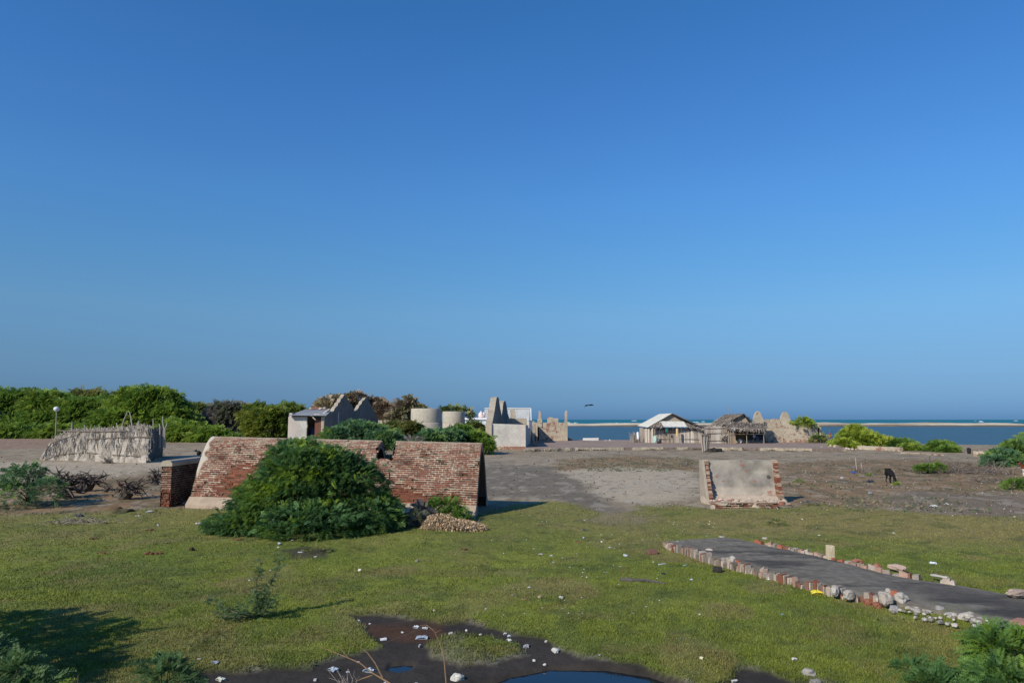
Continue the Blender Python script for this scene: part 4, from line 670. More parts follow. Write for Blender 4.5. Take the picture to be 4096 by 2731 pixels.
mb = MB(); wall_from_photo(mb, [(2006.7, 1662), (2009, 1648), (2011, 1628), (2013, 1612), (2017, 1604), (2021, 1602), (2024, 1612), (2028, 1632), (2032, 1655), (2038, 1674), (2046, 1680)], A, B, .85, rag=(5, .5), side=1); mb.build('gable_spike', M['ruin_grey_shade'], wr)
mb = MB(); dq = 104; prism(mb, [(X_(2030, dq), dq, 0), (X_(2030, dq), dq, P(0, 1673, dq)[2]), (X_(2106, dq), dq, P(0, 1673, dq)[2]), (X_(2106, dq), dq, 0)][::-1], (0, .4, 0)); mb.build('back_wall', M['ruin'], wr)
A2, B2 = (x2, d), (X_(2132, 108), 108)
mb = MB(); wall_from_photo(mb, [(2102.2, 1698), (2112, 1707), (2118, 1716), (2124, 1722), (2129, 1738)], A2, B2, .45, rag=(4, 1.2), side=1); mb.build('side_wall', M['ruin_white'], wr)
mb = MB(); dq = 98; mb.box((X_(2051, dq+14), dq+14, 2), (.75, .5, 2*P(0, 1638, dq+14)[2]-4)); mb.build('pillar_stub', M['ruin'], wr); mb = MB(); mb.box((X_(2103, 100), 100, 1.6), (.3, .3, 3.2)); mb.build('pillar_stub', M['ruin'], wr)
mb = MB(); dq = 100; mb.box((X_(2121, dq), dq, 1.7), (.46, .04, 3.0), col=C(.12, .13, .22)); mb.box((X_(2115, dq), dq-.05, 1.5), (.12, .1, 3.0), col=C(.6, .58, .55)); tag(mb.build('blue_grey_sheet', M['metal'], origin=(X_(2121, dq), dq, 0)), 'tall blue grey sheet standing between the two ruins', 'sheet')
mb = MB(); mb.box((X_(2133, 97), 97, 1.55), (.26, .5, 3.1)); mb.box((X_(2141, 104), 104, 1.5), (.2, 12, 2.5)); tag(mb.build('boundary_pier', M['ruin'], origin=(X_(2135, 97), 97, 0)), 'narrow beige pier left of the lagoon side ruin', 'pier')
# ------------------------------------------------------------ lagoon side ruin with two pillars
d = 108; zf = .25; lr = thing('lagoon_ruin', 'beige ruin front with two tall end pillars by the lagoon', 'ruin', (X_(2205, d), d, zf))
mb = MB(); A, B = (X_(2142, d), d), (X_(2268, d), d)
wall_from_photo(mb, [(2142, 1690), (2160, 1690), (2190, 1690), (2190, 1672), (2194, 1668), (2208, 1668), (2215, 1672), (2228, 1672), (2233, 1674), (2233, 1690), (2255, 1690), (2266, 1689)], A, B, .4, zf, rag=(7, .6), side=1); mb.build('front_wall', M['ruin_worn'], lr)
mb = MB(); wall_from_photo(mb, [(2149, 1690), (2150, 1676), (2154, 1673), (2155, 1655), (2156, 1643), (2161, 1642), (2164, 1655), (2165, 1673), (2168, 1678), (2168, 1691)], (X_(2140, d), d-.12), (X_(2270, d), d-.12), .7, 2.2, rag=(6, .6), side=1); mb.build('pillar', M['ruin_worn'], lr)
mb = MB(); wall_from_photo(mb, [(2256, 1702), (2258, 1690), (2260, 1676), (2259, 1660), (2261, 1642), (2268, 1641), (2269, 1660), (2270, 1700)], (X_(2140, d), d-.15), (X_(2270, d), d-.15), .6, zf, rag=(6, .5), side=1); mb.build('pillar', M['ruin'], lr)
mb = MB(); wall_from_photo(mb, [(2270, 1745), (2280, 1752), (2290, 1758)], (X_(2262, d), d+1), (X_(2300, d), d+1), .4, zf, side=1); mb.build('wall_return', M['ruin_worn'], lr); mb = MB(); mb.box((X_(2144, d)+.2, d+4, 1.3), (.4, 8, 2.2)); mb.build('wall_return', M['ruin_worn'], lr)

for o_ in bpy.data.objects:                                         # broken edges show pale mortar and core, grey faces darkened to paint in shade
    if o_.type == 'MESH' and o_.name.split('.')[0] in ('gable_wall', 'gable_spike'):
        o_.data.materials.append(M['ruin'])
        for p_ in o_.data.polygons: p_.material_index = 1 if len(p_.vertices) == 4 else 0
# ------------------------------------------------------------ paved platform, kerb and low walls
mb = MB(); zf = .25; pk = [(2095, 1797), (2250, 1793), (2500, 1790), (2800, 1789), (3100, 1792), (3380, 1797)]; fr = [G(a, b, zf)-C(0, 0, .0) for a, b in pk]; bk = [np.array([X_(a, 112.8), 112.8, zf]) for a in (2125, 2280, 2500, 2800, 3100, 3330)]
nu, nv_ = 240, 40; uu, vv = np.meshgrid(np.linspace(0, 5, nu), np.linspace(0, 1, nv_), indexing='ij'); fr_, bk_ = np.array(fr), np.array(bk); fi = [np.interp(uu, range(6), fr_[:, k]) for k in range(3)]; bi = [np.interp(uu, range(6), bk_[:, k]) for k in range(3)]
Xp, Yp = [f_*(1-vv)+b_*vv for f_, b_ in zip(fi[:2], bi[:2])]; q1 = fbm(Xp*.5, Yp*.25, 0, 5, 301); q2 = fbm(Xp*2, Yp, 0, 4, 302); cc = lerp(C(.225, .160, .130), C(.31, .24, .195), q1[..., None]); cc = cc*(.8+.4*q2[..., None]); cc = lerp(cc, C(.24, .19, .15), sst(.55, .7, q2)[..., None]*.6)
ii = np.arange(uu.size).reshape(uu.shape); tag(np_obj('pavement', np.stack([Xp, Yp, zf+.02*(q2-.5)], -1), np.stack([ii[:-1, :-1], ii[1:, :-1], ii[1:, 1:], ii[:-1, 1:]], -1).reshape(-1, 4), M['ground'], None, cc.reshape(-1, 3)), kind='structure')
mb = MB()
for i in range(5):
    a, b = fr[i], fr[i+1]; n = 34
    for k_ in range(n):
        f = k_/n; p = a+(b-a)*f; q = a+(b-a)*(f+1/n); hh = .12+.16*vn(np.array([i*9+k_*.35]), np.array([0.]))[0]; c = C(.40, .34, .25) if vn(np.array([i*7+k_*.2]), np.array([3.]))[0] > .38 else C(.20, .16, .13); c = c*random.uniform(.8, 1.1)
        mb.box(((p+q)/2)*C(1, 1, 0)+C(0, -.1, .255-hh/2+random.uniform(-.03, .03)), (np.linalg.norm(q-p)+.02, .3, hh+.06), col=c, jit=.02)
tag(mb.build('kerb', M['concrete'], origin=tuple(fr[2])), 'long crumbling cream kerb along the near edge of the paved platform', 'kerb')
for pts, lb, hgt in (([(3340, 1797), (3400, 1796), (3500, 1800), (3560, 1803), (3610, 1806)], 'low cream retaining wall in front of the yellow green bush', .42), ([(3610, 1812), (3680, 1815), (3770, 1823)], 'broken lower end of the cream retaining wall', .10), ([(3898, 1823), (3960, 1824), (4040, 1826), (4130, 1828)], 'low cream wall piece near the shore by the right bush', .42)):
    mb = MB(); gp = [G(a, b) for a, b in pts]
    for a, b in zip(gp[:-1], gp[1:]):
        n = 8
        for k_ in range(n): p = a+(b-a)*k_/n; q = a+(b-a)*(k_+1)/n; m = (p+q)/2; dr = nrm(q-p); mb.box((m[0], m[1]+.2, hgt/2+random.uniform(-.02, .02)), (np.linalg.norm(q-p)+.01, .4, hgt), ax=[dr, [-dr[1], dr[0], 0], [0, 0, 1]], col=C(.44, .35, .25)*random.uniform(.8, 1.12), jit=.02)
    tag(mb.build('low_wall', M['ruin'], origin=tuple(gp[0])), lb, 'wall')
def rubble_heap(name, lb, cx, cy, w_, dp, h_, n, cols, r=(.08, .2), cat='rubble', sub=1):
    mb = MB()
    for q in range(n):
        a = random.uniform(0, 6.28); f = random.random()**.6; x = cx+w_*f*math.cos(a); y = cy+dp*f*math.sin(a); rr = random.uniform(*r); mb.rock((x, y, max(0, h_*(1-f)*random.random())+rr*.2+zg(x, y)), (rr*1.3, rr, rr*.8), random.choice(cols)*random.uniform(.8, 1.15), seed=q, sub=sub)
    return tag(mb.build(name, M['concrete'], origin=(cx, cy, 0)), lb, cat, kind='stuff')
g_ = G(3355, 1788, .25); rubble_heap('rubble_heap', 'pile of pinkish broken masonry at the right end of the platform', g_[0], g_[1]+1, 2.4, 2.2, .5, 80, [C(.5, .4, .33), C(.4, .3, .25), C(.55, .48, .4)])
rubble_heap('rubble_heap', 'small pale stone heap at the lagoon edge of the platform', X_(2425, 108), 108, 1.2, .6, .5, 26, [C(.45, .42, .36)], (.1, .22))
mb = MB(); mb.box((X_(2360, 110), 110, .42), (2.3, .8, .36), col=C(.6, .58, .54), jit=.05); tag(mb.build('concrete_block', M['concrete'], origin=(X_(2360, 110), 110, .25)), 'pale concrete slab lying at the lagoon edge', 'slab')

# ------------------------------------------------------------ palm and tin hut
def palisade(name, pts, z0, ztop, w_, parent, cols, lean=.02, amp=.12, mat='wood', tj=.15):
    mb = MB(); Ls = [np.linalg.norm(np.array(b)-np.array(a)) for a, b in zip(pts[:-1], pts[1:])]
    for (a, b), L in zip(zip(pts[:-1], pts[1:]), Ls):
        a, b = np.array(a, float), np.array(b, float); n = max(1, int(L/w_)); dr = (b-a)/L; nn = np.array([dr[1], -dr[0]])
        for k_ in range(n):
            p = a+dr*w_*(k_+.5)+nn*random.uniform(0, amp*.4); zt_ = (ztop(p[0]) if callable(ztop) else ztop)+random.uniform(-tj, tj*.4); ww = w_*random.uniform(.75, 1.08); d3 = nrm([dr[0], dr[1], random.uniform(-lean, lean)]); up = nrm(np.cross(d3, [nn[0], nn[1], 0])); up = up*np.sign(up[2])
            mb.box((p[0], p[1], (z0+zt_)/2), (ww, .04, zt_-z0), ax=[d3, [nn[0], nn[1], random.uniform(-.05, .05)], up], col=random.choice(cols)*random.uniform(.72, 1.18))
    return mb.build(name, M[mat], parent)
WD = [C(.36, .31, .26), C(.44, .39, .33), C(.28, .235, .19), C(.50, .45, .39), C(.33, .27, .22)]
hut = thing('tin_roofed_hut', 'palm walled hut with a white tin gable roof beside the lagoon', 'hut', (21.2, 102, .25)); zf = .25
palisade('front_wall', [(X_(2612, 98.5), 98.5), (X_(2862, 97.5), 97.5)], zf, lambda x: P(0, 1712, 98.3)[2], .19, hut, WD)
palisade('left_wall', [(X_(2556, 106), 106), (X_(2572, 100), 100), (X_(2612, 98.5), 98.5)], zf, 2.15, .19, hut, WD)
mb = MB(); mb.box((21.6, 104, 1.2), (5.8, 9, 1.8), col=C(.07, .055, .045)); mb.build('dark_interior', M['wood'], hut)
xr_, ya, yb_ = 21.25, 98.6, 107.3; zr = P(2683, 1653, 98.6)[2]; zr2 = P(2634, 1657, 107.3)[2]; xe = X_(2590, 98.6); ze = P(0, 1709, 98.6)[2]
corrug('tin_roof', (xe, ya, ze), (xe, yb_, ze+.16), (xr_, yb_, zr2+.05), (xr_, ya, zr), 40, .025, hut, C(.50, .49, .43), rows=5)
def thatch(name, p00, p10, p11, p01, parent, n=420, ln=.9, col=(C(.24, .20, .16), C(.36, .31, .25), C(.17, .14, .115)), sag=.15, th=.12, over=.35):
    """roof slope of layered palm leaf: p00-p10 eave, p01-p11 ridge"""
    p00, p10, p11, p01 = [np.asarray(p, float) for p in (p00, p10, p11, p01)]; mb = MB(); nn = nrm(np.cross(p10-p00, p01-p00)); nn = nn*np.sign(nn[2]); nu = 24
    def at(u, v_): return p00*(1-u)*(1-v_)+p10*u*(1-v_)+p11*u*v_+p01*(1-u)*v_-C(0, 0, sag)*math.sin(math.pi*v_)*.4+nn*.08*(vn(np.array([u*9.]), np.array([v_*5.]))[0]-.5)
    for off in (0, -th):
        for i in range(nu):
            for j in range(6): mb.quad(*[at(a, b)+nn*off for a, b in ((i/nu, j/6), ((i+1)/nu, j/6), ((i+1)/nu, (j+1)/6), (i/nu, (j+1)/6))], col=col[2])
    dn = nrm((p00+p10)/2-(p01+p11)/2)
    for q in range(n):
        u, v_ = random.random(), random.random()**1.2; p = at(u, v_)+nn*random.uniform(.0, .1); e = nrm(dn+C(random.gauss(0, .35), random.gauss(0, .35), random.gauss(0, .12))); L = ln*random.uniform(.5, 1.1); w_ = random.uniform(.03, .08); sdv = nrm(np.cross(e, nn)); c = random.choice(col)*random.uniform(.75, 1.3)
        tip = p+e*L-C(0, 0, over*L*.35 if v_ < .2 else 0); mb.add([p-sdv*w_, p+sdv*w_, tip+nn*.02+sdv*w_*.4, tip-sdv*w_*.4], [(0, 1, 2, 3)], c)
    return mb.build(name, M['thatch'], parent)
xe2 = X_(2800, 98.6); thatch('thatch_slope', (X_(2815, 98.0), 98.0, P(0, 1716, 98)[2]), (X_(2790, 107), 107, 2.2), (xr_+.05, yb_, zr2), (xr_+.05, ya, zr-.02), hut, 260)
mb = MB(); mb.add([(xe+.5, ya+.3, ze+.1), (xe2-.6, ya+.3, ze+.1), (xr_, ya+.3, zr-.12)], [(0, 1, 2)], C(.34, .29, .23)); mb.build('gable_mat', M['thatch'], hut)
mb = MB(); mb.tube([(xe-.1, ya-.05, ze-.06), (xr_, ya-.05, zr-.05)], .07, .07, 5, C(.09, .07, .055)); mb.tube([(xr_, ya-.05, zr-.03), (xe2+.3, ya-.05, ze-.05)], .06, .06, 5, C(.13, .1, .08)); mb.build('barge_pole', M['wood'], hut)
corrug('awning', (X_(2652, 97.2), 97.2, P(0, 1707, 97.2)[2]), (X_(2746, 97.2), 97.2, P(0, 1707, 97.2)[2]), (X_(2730, 98.7), 98.6, P(0, 1685, 98.6)[2]), (X_(2637, 98.7), 98.6, P(0, 1684, 98.6)[2]), 17, .055, hut, C(.50, .49, .46), rows=4)
thatch('awning_thatch', (X_(2592, 97.4), 97.4, P(0, 1709, 97.4)[2]), (X_(2655, 97.4), 97.4, P(0, 1706, 97.4)[2]), (X_(2645, 98.7), 98.6, P(0, 1686, 98.6)[2]), (X_(2625, 98.7), 98.6, P(0, 1690, 98.6)[2]), hut, 70, .5)
thatch('awning_thatch', (X_(2744, 97.4), 97.4, P(0, 1707, 97.4)[2]), (X_(2825, 97.2), 97.2, P(0, 1722, 97.2)[2]), (X_(2770, 98.7), 98.6, P(0, 1700, 98.6)[2]), (X_(2728, 98.7), 98.6, P(0, 1686, 98.6)[2]), hut, 90, .6)
mb = MB()
for q in range(46): px = random.uniform(2526, 2562); b = np.array([X_(px, 99.5), 99.5+random.uniform(0, 3), .2]); mb.tube([b, b+C(random.uniform(-.2, .25), 0, random.uniform(.9, 1.5))], .04, .02, 4, random.choice(WD)*random.uniform(.5, 1))
tag(mb.build('brushwood_fence', M['wood'], origin=(X_(2545, 100), 100, .25)), 'stack of upright brushwood at the left end of the tin roofed hut', 'fence')
fe = thing('plank_fence', 'tall palm plank yard fence between the two huts', 'fence', (X_(2850, 97), 97, .25)); palisade('planks', [(X_(2812, 96.8), 96.8), (X_(2905, 96.8), 96.8)], .25, lambda x: P(0, 1703, 96.8)[2], .21, fe, [c*1.12 for c in WD], tj=.25)
mb = MB()
for zz in (.55, 1.5, 2.15): mb.tube([(X_(2812, 96.7), 96.7, zz), (X_(2850, 96.7), 96.68, zz+random.uniform(-.05, .05)), (X_(2905, 96.7), 96.7, zz+.05)], .035, .03, 5, C(.16, .12, .1))
mb.build('rails', M['wood'], fe)
mb = MB()
for zz in (.75, 1.95): mb.tube([(X_(2614, 98.3), 98.3, zz), (X_(2700, 98), 98.15, zz-.05), (X_(2790, 97.7), 97.6, zz)], .035, .03, 5, C(.15, .11, .09))
mb.build('rails', M['wood'], hut)
def small(name, lb, cat, fnb, org, mat='plastic', group=None, smooth=False):
    mb = MB(); fnb(mb); return tag(mb.build(name, M[mat], origin=org, smooth=smooth), lb, cat, group)
small('bucket', 'small dark bucket standing before the tin roofed hut', 'bucket', lambda m: (m.add(*lathe([(.01, .25), (.26, .25), (.33, .82), (.28, .82), (.24, .35)], X_(2631, 96), 96, 14), C(.05, .05, .055))), (X_(2631, 96), 96, .25), smooth=True)
small('net_bundle', 'pale turquoise net bundle leaning on the hut wall', 'net', lambda m: m.rock((X_(2616, 97.5), 97.6, .75), (.28, .2, .5), C(.38, .55, .50), seed=3), (X_(2616, 97.5), 97.6, .25), 'plain')
small('hanging_mat', 'yellow rolled mat hanging under the tin awning', 'mat', lambda m: m.tube([(X_(2704, 97.1), 97.1, 1.15), (X_(2704, 97.1), 97.1, 2.15)], .15, .15, 8, C(.60, .42, .20)), (X_(2704, 97.1), 97.1, 1.1), 'plain')
small('hanging_cloth', 'dark green cloth hanging under the tin awning', 'cloth', lambda m: m.box((X_(2662, 97.3), 97.3, 1.9), (.26, .05, .36), col=C(.02, .16, .12), jit=.04), (X_(2662, 97.3), 97.3, 1.7), 'plain')
small('plastic_bag', 'white plastic bag tied to the brushwood by the hut', 'bag', lambda m: m.rock((X_(2547, 99.3), 99.2, 1.2), (.16, .12, .5), C(.75, .76, .78), seed=5), (X_(2547, 99.3), 99.2, .8))
# ------------------------------------------------------------ thatched hut
th = thing('thatched_hut', 'palm thatched hut with an open thatched porch left of the beige ruin', 'hut', (X_(2965, 98), 98, .25)); yt = 100.0
ap = np.array([X_(2972, yt), yt, P(0, 1653, yt)[2]]); apb = ap+C(-1.0, 6, -.1); el = np.array([X_(2872, yt), yt, P(0, 1708, yt)[2]]); er = np.array([X_(3005, yt), yt, P(0, 1692, yt)[2]])
thatch('roof_slope', el+C(0, 6, 0), el, ap, apb, th, 420, 1.0); thatch('roof_slope', er, er+C(1, 6, 0), apb, ap, th, 240, .9)
mb = MB(); mb.add([el+C(.6, .4, .1), er+C(-.3, .4, 0), ap+C(0, .4, -.2)], [(0, 1, 2)], C(.36, .29, .22)); mb.build('gable_mat', M['thatch'], th)
thatch('porch_roof', (X_(2905, 95.5), 95.5, P(0, 1714, 95.5)[2]), (X_(3058, 95.5), 95.5, P(0, 1720, 95.5)[2]), (X_(3062, 99.5), 99.5, P(0, 1694, 99.5)[2]), (X_(2895, 99.5), 99.5, P(0, 1684, 99.5)[2]), th, 620, .8, over=.9)
for px in (2907, 2933, 2979, 3047): mb = MB(); mb.tube([(X_(px, 95.8), 95.8, .2), (X_(px, 95.8)+.02, 95.8, 2.1)], .05, .04, 6, C(.36, .31, .25)); mb.build('post', M['wood'], th)
mb = MB(); mb.tube([(X_(2910, 95.7), 95.7, 1.42), (X_(3047, 95.7), 95.7, 1.45)], .03, .03, 5, C(.3, .27, .2)); mb.build('rail', M['wood'], th); mb = MB(); mb.tube([(X_(2911, 99.4), 99.4, 2.5), (X_(2911, 99.4), 99.4, 5.2)], .03, .02, 5, C(.25, .23, .2)); mb.build('mast', M['wood'], th)
palisade('porch_side_mat', [(X_(2908, 95.9), 95.9), (X_(2934, 95.9), 95.9)], .25, 2.0, .16, th, [C(.34, .26, .17), C(.28, .2, .13)])
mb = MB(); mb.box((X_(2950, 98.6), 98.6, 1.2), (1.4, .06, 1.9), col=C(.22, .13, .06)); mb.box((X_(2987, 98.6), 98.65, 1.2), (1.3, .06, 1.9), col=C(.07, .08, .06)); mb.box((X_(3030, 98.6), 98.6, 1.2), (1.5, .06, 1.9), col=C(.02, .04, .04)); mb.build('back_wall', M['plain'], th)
mb = MB(); mb.box((X_(2975, 98.4), 98.0, .42), (4.2, .6, .34), col=C(.40, .35, .28), jit=.03); mb.build('porch_step', M['concrete'], th)
thatch('drooping_thatch', (X_(2880, 96.5), 96.5, 1.1), (X_(2903, 96.2), 96.2, 1.3), (X_(2912, 97.5), 97.5, 2.3), (X_(2880, 97.5), 97.5, 2.4), th, 60, .7)
mc = thing('motorcycle', 'blue and white motorcycle parked in the shade of the thatched porch', 'motorcycle', (X_(3020, 97), 97, .25)); xc = X_(3022, 97)
for dx in (-.6, .62):
    mb = MB(); mb.tube([(xc+dx+.29*math.cos(a), 97, .56+.29*math.sin(a)) for a in np.linspace(0, 2*math.pi, 17)], .045, .045, 6, C(.02, .02, .02)); mb.build('wheel', M['plastic'], mc)
mb = MB(); mb.tube([(xc-.6, 97, .56), (xc-.35, 97, 1.1), (xc-.25, 97, 1.2)], .03, .03, 6, C(.3, .3, .3)); mb.box((xc, 97, .72), (.4, .22, .3), col=C(.07, .07, .07), jit=.02); mb.build('frame', M['metal'], mc)
mb = MB(); mb.rock((xc-.12, 97, 1.0), (.28, .14, .14), C(.03, .08, .30), seed=2); mb.rock((xc-.42, 97, 1.18), (.14, .14, .16), C(.7, .72, .74), seed=4); mb.build('fuel_tank', M['plastic'], mc)
mb = MB(); mb.box((xc+.33, 97, 1.0), (.6, .2, .09), col=C(.02, .02, .02), jit=.02); mb.build('seat', M['plastic'], mc)
mb = MB(); mb.tube([(xc-.28, 96.75, 1.3), (xc-.3, 97, 1.26), (xc-.28, 97.25, 1.3)], .018, .018, 5, C(.4, .4, .4)); mb.build('handlebar', M['metal'], mc)
small('sack', 'pale full sack lying on the porch step', 'sack', lambda m: m.rock((X_(2953, 96.8), 96.8, .55), (.34, .25, .28), C(.5, .47, .42), seed=8), (X_(2953, 96.8), 96.8, .25), 'plain')
# ------------------------------------------------------------ beige ruin right of the huts
d = 100.5; br_ = thing('beige_ruin', 'long beige plaster ruin with rounded stubs and red brick at its foot', 'ruin', (X_(3165, d), d, .25)); A, B = (X_(3045, d), d), (X_(3278, d), d)
mb = MB(); wall_from_photo(mb, [(3045, 1696), (3060, 1697), (3075, 1694), (3083, 1688), (3086, 1678), (3096, 1675), (3104, 1673), (3116, 1677), (3122, 1690), (3126, 1697), (3160, 1697), (3200, 1698), (3206, 1700), (3215, 1696), (3235, 1697), (3250, 1694), (3272, 1695), (3276, 1700)], A, B, .45, .2, rag=(7, 1.0), side=1); mb.build('front_wall', M['ruin_worn'], br_)
A, B = (X_(3010, d+3), d+3), (X_(3170, d+3), d+3)
mb = MB(); wall_from_photo(mb, [(3014, 1692), (3015, 1674), (3020, 1658), (3026, 1647), (3032, 1644), (3040, 1648), (3046, 1662), (3052, 1672), (3054, 1692)], A, B, .45, 2.3, rag=(6, .8), side=1); mb.build('gable_stub', M['ruin'], br_)
mb = MB(); wall_from_photo(mb, [(3122, 1696), (3124, 1672), (3130, 1656), (3136, 1647), (3142, 1646), (3150, 1650), (3157, 1662), (3163, 1680), (3166, 1697)], (X_(3010, d+.3), d+.3), (X_(3170, d+.3), d+.3), .5, 2.3, rag=(6, .8), side=1); mb.build('gable_stub', M['ruin'], br_)
mb = MB(); wall_from_photo(mb, [(3052, 1697), (3054, 1677), (3070, 1676), (3084, 1677), (3087, 1692)], (X_(3010, d+5), d+5), (X_(3170, d+5), d+5), .4, 1.5, rag=(8, .6), side=1); mb.build('rear_wall', M['ruin'], br_); mb = MB(); mb.box((X_(3276, d)-.22, d+3, 1.25), (.42, 6, 2.1)); mb.box((X_(3272, d)-.22, d+3.2, 2.35), (.1, .8, .25)); mb.build('side_wall', M['ruin'], br_)
bush('creeper', 'green creeper hanging over the top of the beige ruin', (X_(3210, d), d, 2.6), [lp(3212, 1690, 24, 10, d-.2), lp(3190, 1696, 18, 8, d-.3), lp(3228, 1694, 18, 10, d-.3)], 240, .6, BRIGHT, 'creeper', True, trunk=.02, nl=4)
bush('shrub', 'yellowish shrub at the right corner of the beige ruin', (X_(3275, 98), 98, .2), [lp(3270, 1760, 26, 10, 98), lp(3300, 1757, 14, 12, 98)], 150, .6, OLV, 'bush', True, trunk=.02, nl=4)
small('red_cloth', 'red cloth on a stake in the lagoon right of the beige ruin', 'cloth', lambda m: (m.tube([(X_(3309, 108), 108, -.6), (X_(3310, 108), 108, 1.9)], .03, .03, 5, C(.2, .12, .1)), m.rock((X_(3310, 108), 108, .95), (.16, .1, .4), C(.42, .03, .05), seed=2)), (X_(3310, 108), 108, -.5), 'plain')
# ============================================================ palm mat enclosure
ye = G(606, 1850)[1]; yl = G(185, 1838)[1]; xR = X_(606, ye); xL = X_(180, yl)
en = thing('palm_mat_enclosure', 'ragged enclosure of grey dried palm mats tied to crooked poles', 'fence', ((xL+xR)/2, ye, 0))
LE = math.hypot(xR-xL, ye-yl); tpx = [180, 200, 222, 240, 262, 288, 330, 430, 500, 545, 575, 606]; tpy = [1800, 1772, 1752, 1738, 1740, 1724, 1722, 1718, 1712, 1706, 1702, 1707]
ns, nt_ = 520, 110; u, v_ = np.meshgrid(np.linspace(0, 1, ns), np.linspace(0, 1, nt_), indexing='ij'); pxu = 180+426*u; tp = np.interp(pxu, tpx, tpy); dloc = yl+(ye-yl)*u
ztop = H-(tp-1677)/FPX*dloc+.16*(hsh(np.floor(u*150), u*0, u*0, 3)-.5)+.12*(vn(u*60, u*0, 0, 4)-.5)
lean = .35*(1-sst(.0, .3, u)); f1 = np.abs(np.sin(u*math.pi*12+2*fbm(u*6, v_*1.5, 0, 3, 5)*3)); fold = .13*f1+.05*fbm(u*30, v_*4, 0, 4, 6)+.03*fbm(u*120, v_*9, 0, 3, 7)
V = np.stack([xL+(xR-xL)*u+lean*v_*.6+.08*(fbm(u*15, v_*4, 9, 3, 8)-.5), dloc-fold+lean*v_, v_*ztop-.03], -1)
tang = sst(.50, .62, fbm(u*16, v_*3.2, 0, 4, 9)); tang = np.maximum(tang, sst(.84, .95, v_+.15*(fbm(u*40, v_*0, 0, 2, 3)-.5)))
wv = .5+.5*np.sin((u*LE*1.0+v_*1.6)*28)*np.sin((u*LE-v_*1.6)*28); cc = lerp(C(.30, .265, .225), C(.49, .445, .385), fbm(u*20, v_*3, 5, 3, 10)[..., None])*(.86+.2*wv[..., None]); tc_ = lerp(C(.09, .075, .06), C(.36, .32, .26), fbm(u*110, v_*26, 0, 4, 11)[..., None]); cc = lerp(cc, tc_, tang[..., None]*.85)
ii = np.arange(ns*nt_).reshape(ns, nt_); keep = ~((hsh(np.floor(u*190), np.floor(v_*16), u*0, 12) < .05) & (v_ > .9)).ravel(); F = np.stack([ii[:-1, :-1], ii[1:, :-1], ii[1:, 1:], ii[:-1, 1:]], -1).reshape(-1, 4); F = F[keep[F].all(1)]
np_obj('front_mat', V, F, M['thatch'], en, cc.reshape(-1, 3))
yb2 = G(682, 1832)[1]; xb2_ = X_(672, yb2+1.0); nz = 90; u, v_ = np.meshgrid(np.linspace(0, 1, 80), np.linspace(0, 1, nz), indexing='ij'); zt2 = H-(1712-1677)/FPX*58+.15*(hsh(np.floor(u*40), u*0, u*0, 13)-.5)
xE = X_(664, yb2+3.4); V = np.stack([xR+(xE-xR)*u+.08*np.sin(u*19), ye+(yb2+3.4-ye)*u+.08*fbm(u*14, v_*5, 0, 3, 14), v_*zt2], -1); ii = np.arange(80*nz).reshape(80, nz)
np_obj('side_mat', V, np.stack([ii[:-1, :-1], ii[1:, :-1], ii[1:, 1:], ii[:-1, 1:]], -1).reshape(-1, 4), M['thatch'], en, (C(.13, .11, .09)*(.45+1.1*fbm(u*34, v_*5, 0, 4, 15)[..., None])).reshape(-1, 3))  # same palm mat coloured darker than the front, shade painted into it
yb_e = ye+4.6; u, v_ = np.meshgrid(np.linspace(0, 1, 160), np.linspace(0, 1, 20), indexing='ij'); V = np.stack([xL+2.2+(xE-.4-xL-2.2)*u, yb_e+0*u+.1*fbm(u*30, v_*3, 0, 2, 5), v_*(2.35+.3*hsh(np.floor(u*90), u*0, u*0, 2))], -1); ii = np.arange(3200).reshape(160, 20)
np_obj('rear_mat', V, np.stack([ii[:-1, :-1], ii[1:, :-1], ii[1:, 1:], ii[:-1, 1:]], -1).reshape(-1, 4), M['thatch'], en, (C(.26, .235, .21)*(.7+.6*fbm(u*60, v_*4, 0, 3, 15)[..., None])).reshape(-1, 3))
mb = MB()
for q in range(380):
    uq = random.random(); px = 190+416*uq; tp_ = float(np.interp(px, tpx, tpy)); f = random.random(); L = random.uniform(.3, 1.3); b = P(px, tp_+random.uniform(-8, 20)+(1846-tp_)*max(0, f-.45), yl+(ye-yl)*(px-180)/426-.26-.10*random.random()-.10*f)
    ln_ = random.gauss(.05, .28); w_ = random.uniform(.008, .030); e = b+C(ln_*L, -random.uniform(0, .10), -L); e[2] = max(e[2], .0); mdl = lerp(b, e, .5)+C(random.gauss(0, .05), -.03, 0); c = random.choice([C(.50, .46, .40), C(.58, .54, .48), C(.42, .38, .33), C(.22, .19, .155), C(.46, .42, .37)])*random.uniform(.85, 1.15)
    mb.add([b-C(w_*.5, 0, 0), b+C(w_*.5, 0, 0), mdl+C(w_, .03, 0), mdl-C(w_, .03, 0), e+C(w_*.7, 0, 0), e-C(w_*.7, 0, 0)], [(0, 1, 2, 3), (3, 2, 4, 5)], c)
tag(mb.build('palm_strips', M['thatch'], en), kind='stuff')
def pole(pts, r0, r1, c=C(.30, .27, .24)):
    mb = MB(); mb.tube(pts, r0, r1, 6, c, .012); return mb.build('pole', M['wood'], en)
pe = lambda px, py, dd=-.25: P(px, py, yl+(ye-yl)*(px-180)/426+dd)
for pts in ([(232, 1722), (320, 1724), (420, 1725), (508, 1723)], [(352, 1756), (420, 1752), (500, 1748), (605, 1747)], [(178, 1838), (235, 1818), (300, 1812), (330, 1811)], [(200, 1775), (240, 1757), (290, 1743), (318, 1736)], [(345, 1811), (400, 1814)], [(450, 1819), (520, 1823), (560, 1825)], [(205, 1775), (185, 1800), (170, 1835)]): pole([pe(a, b, -.42) for a, b in pts], .05, .035, C(.17, .135, .105))
